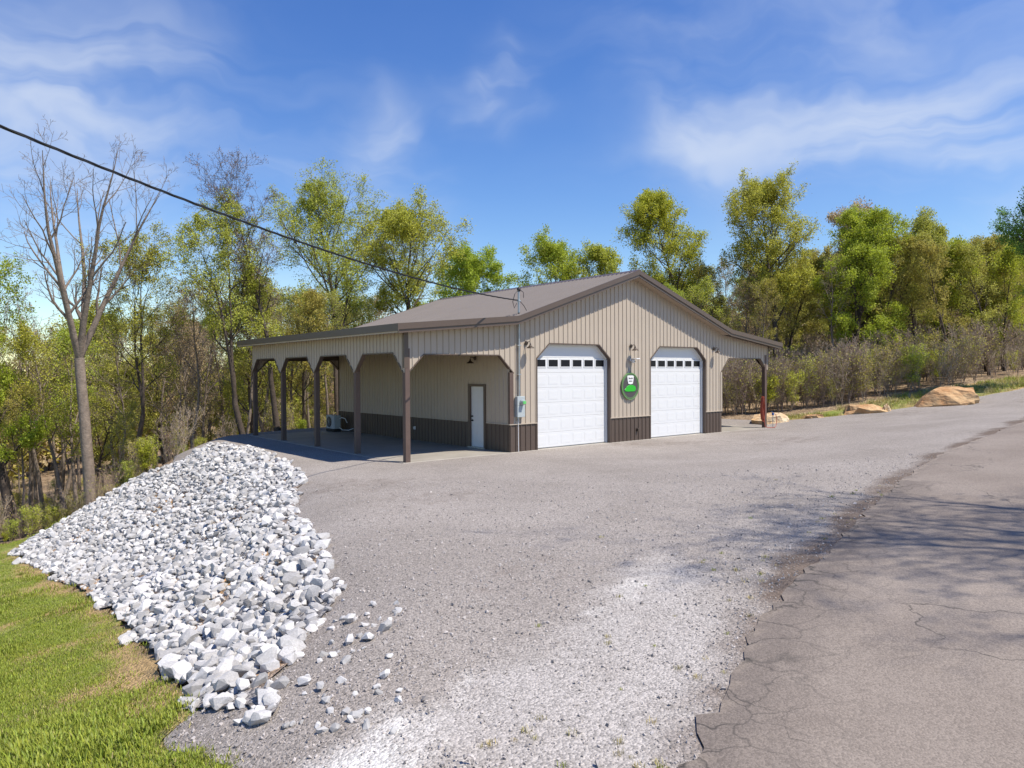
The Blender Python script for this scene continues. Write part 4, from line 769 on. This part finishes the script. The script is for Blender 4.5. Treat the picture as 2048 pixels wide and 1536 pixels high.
plant('roadside_tree', tree_meshes('bark_grey', 'leaf_spring', seed=18, H=20, r0=.34, clear=.3, nl=24, spread=.42, leafn=.5, leafs=.12, kids=(6, 5, 3)), -.6, -24.6, 'tall thin-leafed tree across the road, out of view, whose shadow crosses the asphalt', 'tall trees around the clearing')
# the woods: a few kinds, many copies
KIND = [tree_meshes('bark_dark', 'leaf_olive', seed=31, H=11, r0=.14, clear=.35, nl=15, spread=.24, leafn=3.0, leafs=.105), tree_meshes('bark_grey', 'leaf_spring', seed=32, H=12, r0=.15, clear=.38, nl=14, spread=.24, leafn=3.0, leafs=.105),
    tree_meshes('bark_dark', 'leaf_spring', seed=33, H=10, r0=.12, clear=.25, nl=15, spread=.27, leafn=3.8, leafs=.11), tree_meshes('bark_grey', 'leaf_tan', seed=34, H=11, r0=.13, clear=.4, nl=16, spread=.24, leafn=1.4, leafs=.08),
    tree_meshes('bark_grey', 'leaf_olive', seed=35, H=13, r0=.16, clear=.5, nl=14, spread=.22, leafn=2.2, leafs=.1), tree_meshes('bark_dark', 'leaf_fresh', seed=36, H=9, r0=.11, clear=.2, nl=15, spread=.3, leafn=4.5, leafs=.11),
    tree_meshes('twig_tan', 'leaf_olive', seed=37, H=8, r0=.08, clear=.25, nl=12, spread=.26, leafn=1.6, leafs=.1), tree_meshes('bark_grey', 'leaf_tan', seed=38, H=12, r0=.13, clear=.45, nl=14, spread=.2, leafn=.12, leafs=.08)]
LOOK = ('dark-stemmed olive-leafed', 'pale-stemmed yellow-green', 'dark-stemmed yellow-green', 'pale tan-budded', 'tall-stemmed olive-leafed', 'bright green leafy', 'thin tan-stemmed', 'bare pale-stemmed')
ZONE = ((0, 'beyond the left edge of the photo'), (130, 'left of the tall bare grey tree'), (255, 'between bare grey and forked tree'), (400, 'right of the forked tree'), (520, 'beside the leaning tree'), (660, 'seen behind the carport posts'), (900, 'left of the roof slope'), (1280, 'behind the roof ridge'), (1470, 'right of the roof peak'), (1610, 'around the tallest right-hand tree'), (1740, 'around the bright yellow-green tree'), (1840, 'above the broad tan boulder'), (1960, 'above the largest boulder'), (2048, 'at the right edge'), (9999, 'beyond the right edge of the photo'))
def tree_label(k, u, d, h):
    z = next(t for m, t in ZONE if u < m); return f"{'small' if h < 7 else 'medium' if h < 10.5 else 'high'} {LOOK[k]} tree {z}, {'in the front row' if d < 45 else 'mid-woods' if d < 56 else 'deep in the woods'}"
def wood_lot(n, u0, u1, d0, d1, label, group, hs, kinds, mind=1.6, vlim=None, ok=None):
    P = []; k = 0; tries = 0
    while k < n and tries < n*60:
        tries += 1; u = rng.uniform(u0, u1); d = d0+(d1-d0)*rng.random()**1.35; x, y = at(u, d)
        if sdist(PAD, np.array([x]), np.array([y]))[0] < 1.0 and x < 19: continue
        if ok and not ok(x, y): continue
        if P and min(math.hypot(x-a, y-b) for a, b in P) < mind: continue
        kd = int(rng.choice(kinds)); sc = rng.uniform(*hs); h0 = (11, 12, 10, 11, 13, 9, 8, 12)[kd]; z = tz(x, y)
        if vlim: sc = min(sc, max(.35, (CAM[2]+(742-vlim(u))/F*d-z)/h0*rng.uniform(.85, 1.)))
        plant('forest_tree', KIND[kd], x, y, tree_label(kd, u, d, sc*h0), group, rng.uniform(0, 6.28), sc); P.append((x, y)); k += 1
behind = lambda x, y: sdist(VERGE, np.array([x]), np.array([y]))[0] > .5 and sdist(GRAV, np.array([x]), np.array([y]))[0] > 1
LV = lambda u: float(np.interp(u, [-300, 0, 100, 250, 400, 560, 700, 860, 1000, 1100], [480, 500, 560, 600, 520, 530, 560, 560, 560, 620]))
RV = lambda u: float(np.interp(u, [1150, 1280, 1350, 1430, 1500, 1640, 1800, 1950, 2050, 2400], [620, 590, 530, 500, 530, 480, 465, 475, 460, 450]))
wood_lot(130, -330, 760, 37, 74, 'slender spring-leafed forest tree in the valley woods left of the garage', 'forest trees around the clearing', (.6, 1.4), [0, 1, 1, 3, 4, 4, 4, 6, 7, 7, 7], 1.3, LV)
wood_lot(26, 700, 1250, 50, 85, 'slender forest tree standing behind the garage roof', 'forest trees around the clearing', (.7, 1.2), [0, 1, 2, 3, 5], 2.0, lambda u: 575)
wood_lot(120, 1290, 2400, 46, 82, 'slender spring-leafed forest tree in the woods right of the garage', 'forest trees around the clearing', (.65, 2.0), [0, 0, 1, 2, 3, 3, 4, 4, 5, 6, 7, 7], 1.5, RV, behind)
# undergrowth thickets
def shrub(seed, H, bark, leaf, leafn, leafs=.1):
    t = Tree(seed, H, .026, clear=.15, nl=8, spread=.30, ang=32, levels=3, leaders=5, fork=.06, leafn=leafn, leafs=leafs, fan=17, kids=(4, 4, 3), trop=.14); v, f = t.wood(); lv, lf = t.leaves(); me = np_mesh('shrub', np.vstack([v, lv]), [f, lf+len(v)], False)
    me.materials.append(MAT[bark]); me.materials.append(MAT[leaf]); mi = np.zeros(len(f)+len(lf), np.int32); mi[len(f):] = 1; me.polygons.foreach_set('material_index', mi); return me
SH = [shrub(60, 3.2, 'twig_red', 'leaf_olive', .06), shrub(61, 2.6, 'twig_tan', 'leaf_olive', .25, .07), shrub(62, 2.8, 'twig_tan', 'leaf_olive', .7, .08), shrub(63, 2.4, 'twig_tan', 'leaf_spring', 1.3, .08), shrub(64, 3.4, 'twig_tan', 'leaf_tan', .05), shrub(65, 2.0, 'bark_dark', 'leaf_fresh', 1.8, .08)]
def thicket(name, label, n, u0, u1, d0, d1, w, ok=None, smin=.6, smax=1.3):
    P = []; 
    while len(P) < n:
        u = rng.uniform(u0, u1); d = d0+(d1-d0)*rng.random()**1.5; x, y = at(u, d)
        if (sdist(PAD, np.array([x]), np.array([y]))[0] < .8 and x < 18.3) or (ok and not ok(x, y)): continue
        P.append((x, y))
    P = np.array(P); scatter(name, label, 'undergrowth', np.c_[P, terrain(P[:, 0], P[:, 1])-.05], np.c_[rng.normal(size=(n, 2))*.08, rng.uniform(0, 6.28, n)], rng.uniform(smin, smax, n), rng.choice(6, n, p=w), SH)
nolawn = lambda x, y: sdist(LAWN, np.array([x]), np.array([y]))[0] > .6
thicket('undergrowth', 'thicket of bare twigs and olive leaves on the valley floor left of the garage', 560, -300, 900, 30, 70, [.16, .16, .22, .16, .22, .08], nolawn, .25, .7)
thicket('brush', 'reddish brown leafless brush along the woods right of the garage', 620, 1380, 2350, 41, 66, [.40, .20, .10, .05, .24, .01], behind, .5, 1.2)
# far wooded ridge beyond the valley
def ridge():
    P = []; 
    for i in range(420):
        an = YAW+R(rng.uniform(-52, 52)); d = rng.uniform(85, 190); x = CAM[0]+d*math.sin(an); y = CAM[1]+d*math.cos(an); P.append((x, y))
    P = np.array(P); n = len(P); T = [shrub(80, 3.0, 'bark_dark', 'leaf_olive', 3.0, .2), shrub(81, 3.0, 'twig_tan', 'leaf_tan', 2.0, .2), shrub(82, 3.0, 'bark_dark', 'leaf_spring', 3.0, .2)]
    scatter('distant_woods', 'hazy low woods far beyond the nearer trees', 'woods', np.c_[P, terrain(P[:, 0], P[:, 1])-.3], np.c_[np.zeros((n, 2)), rng.uniform(0, 6.28, n)], rng.uniform(2.2, 3.6, n), rng.integers(0, 3, n), T)
ridge()
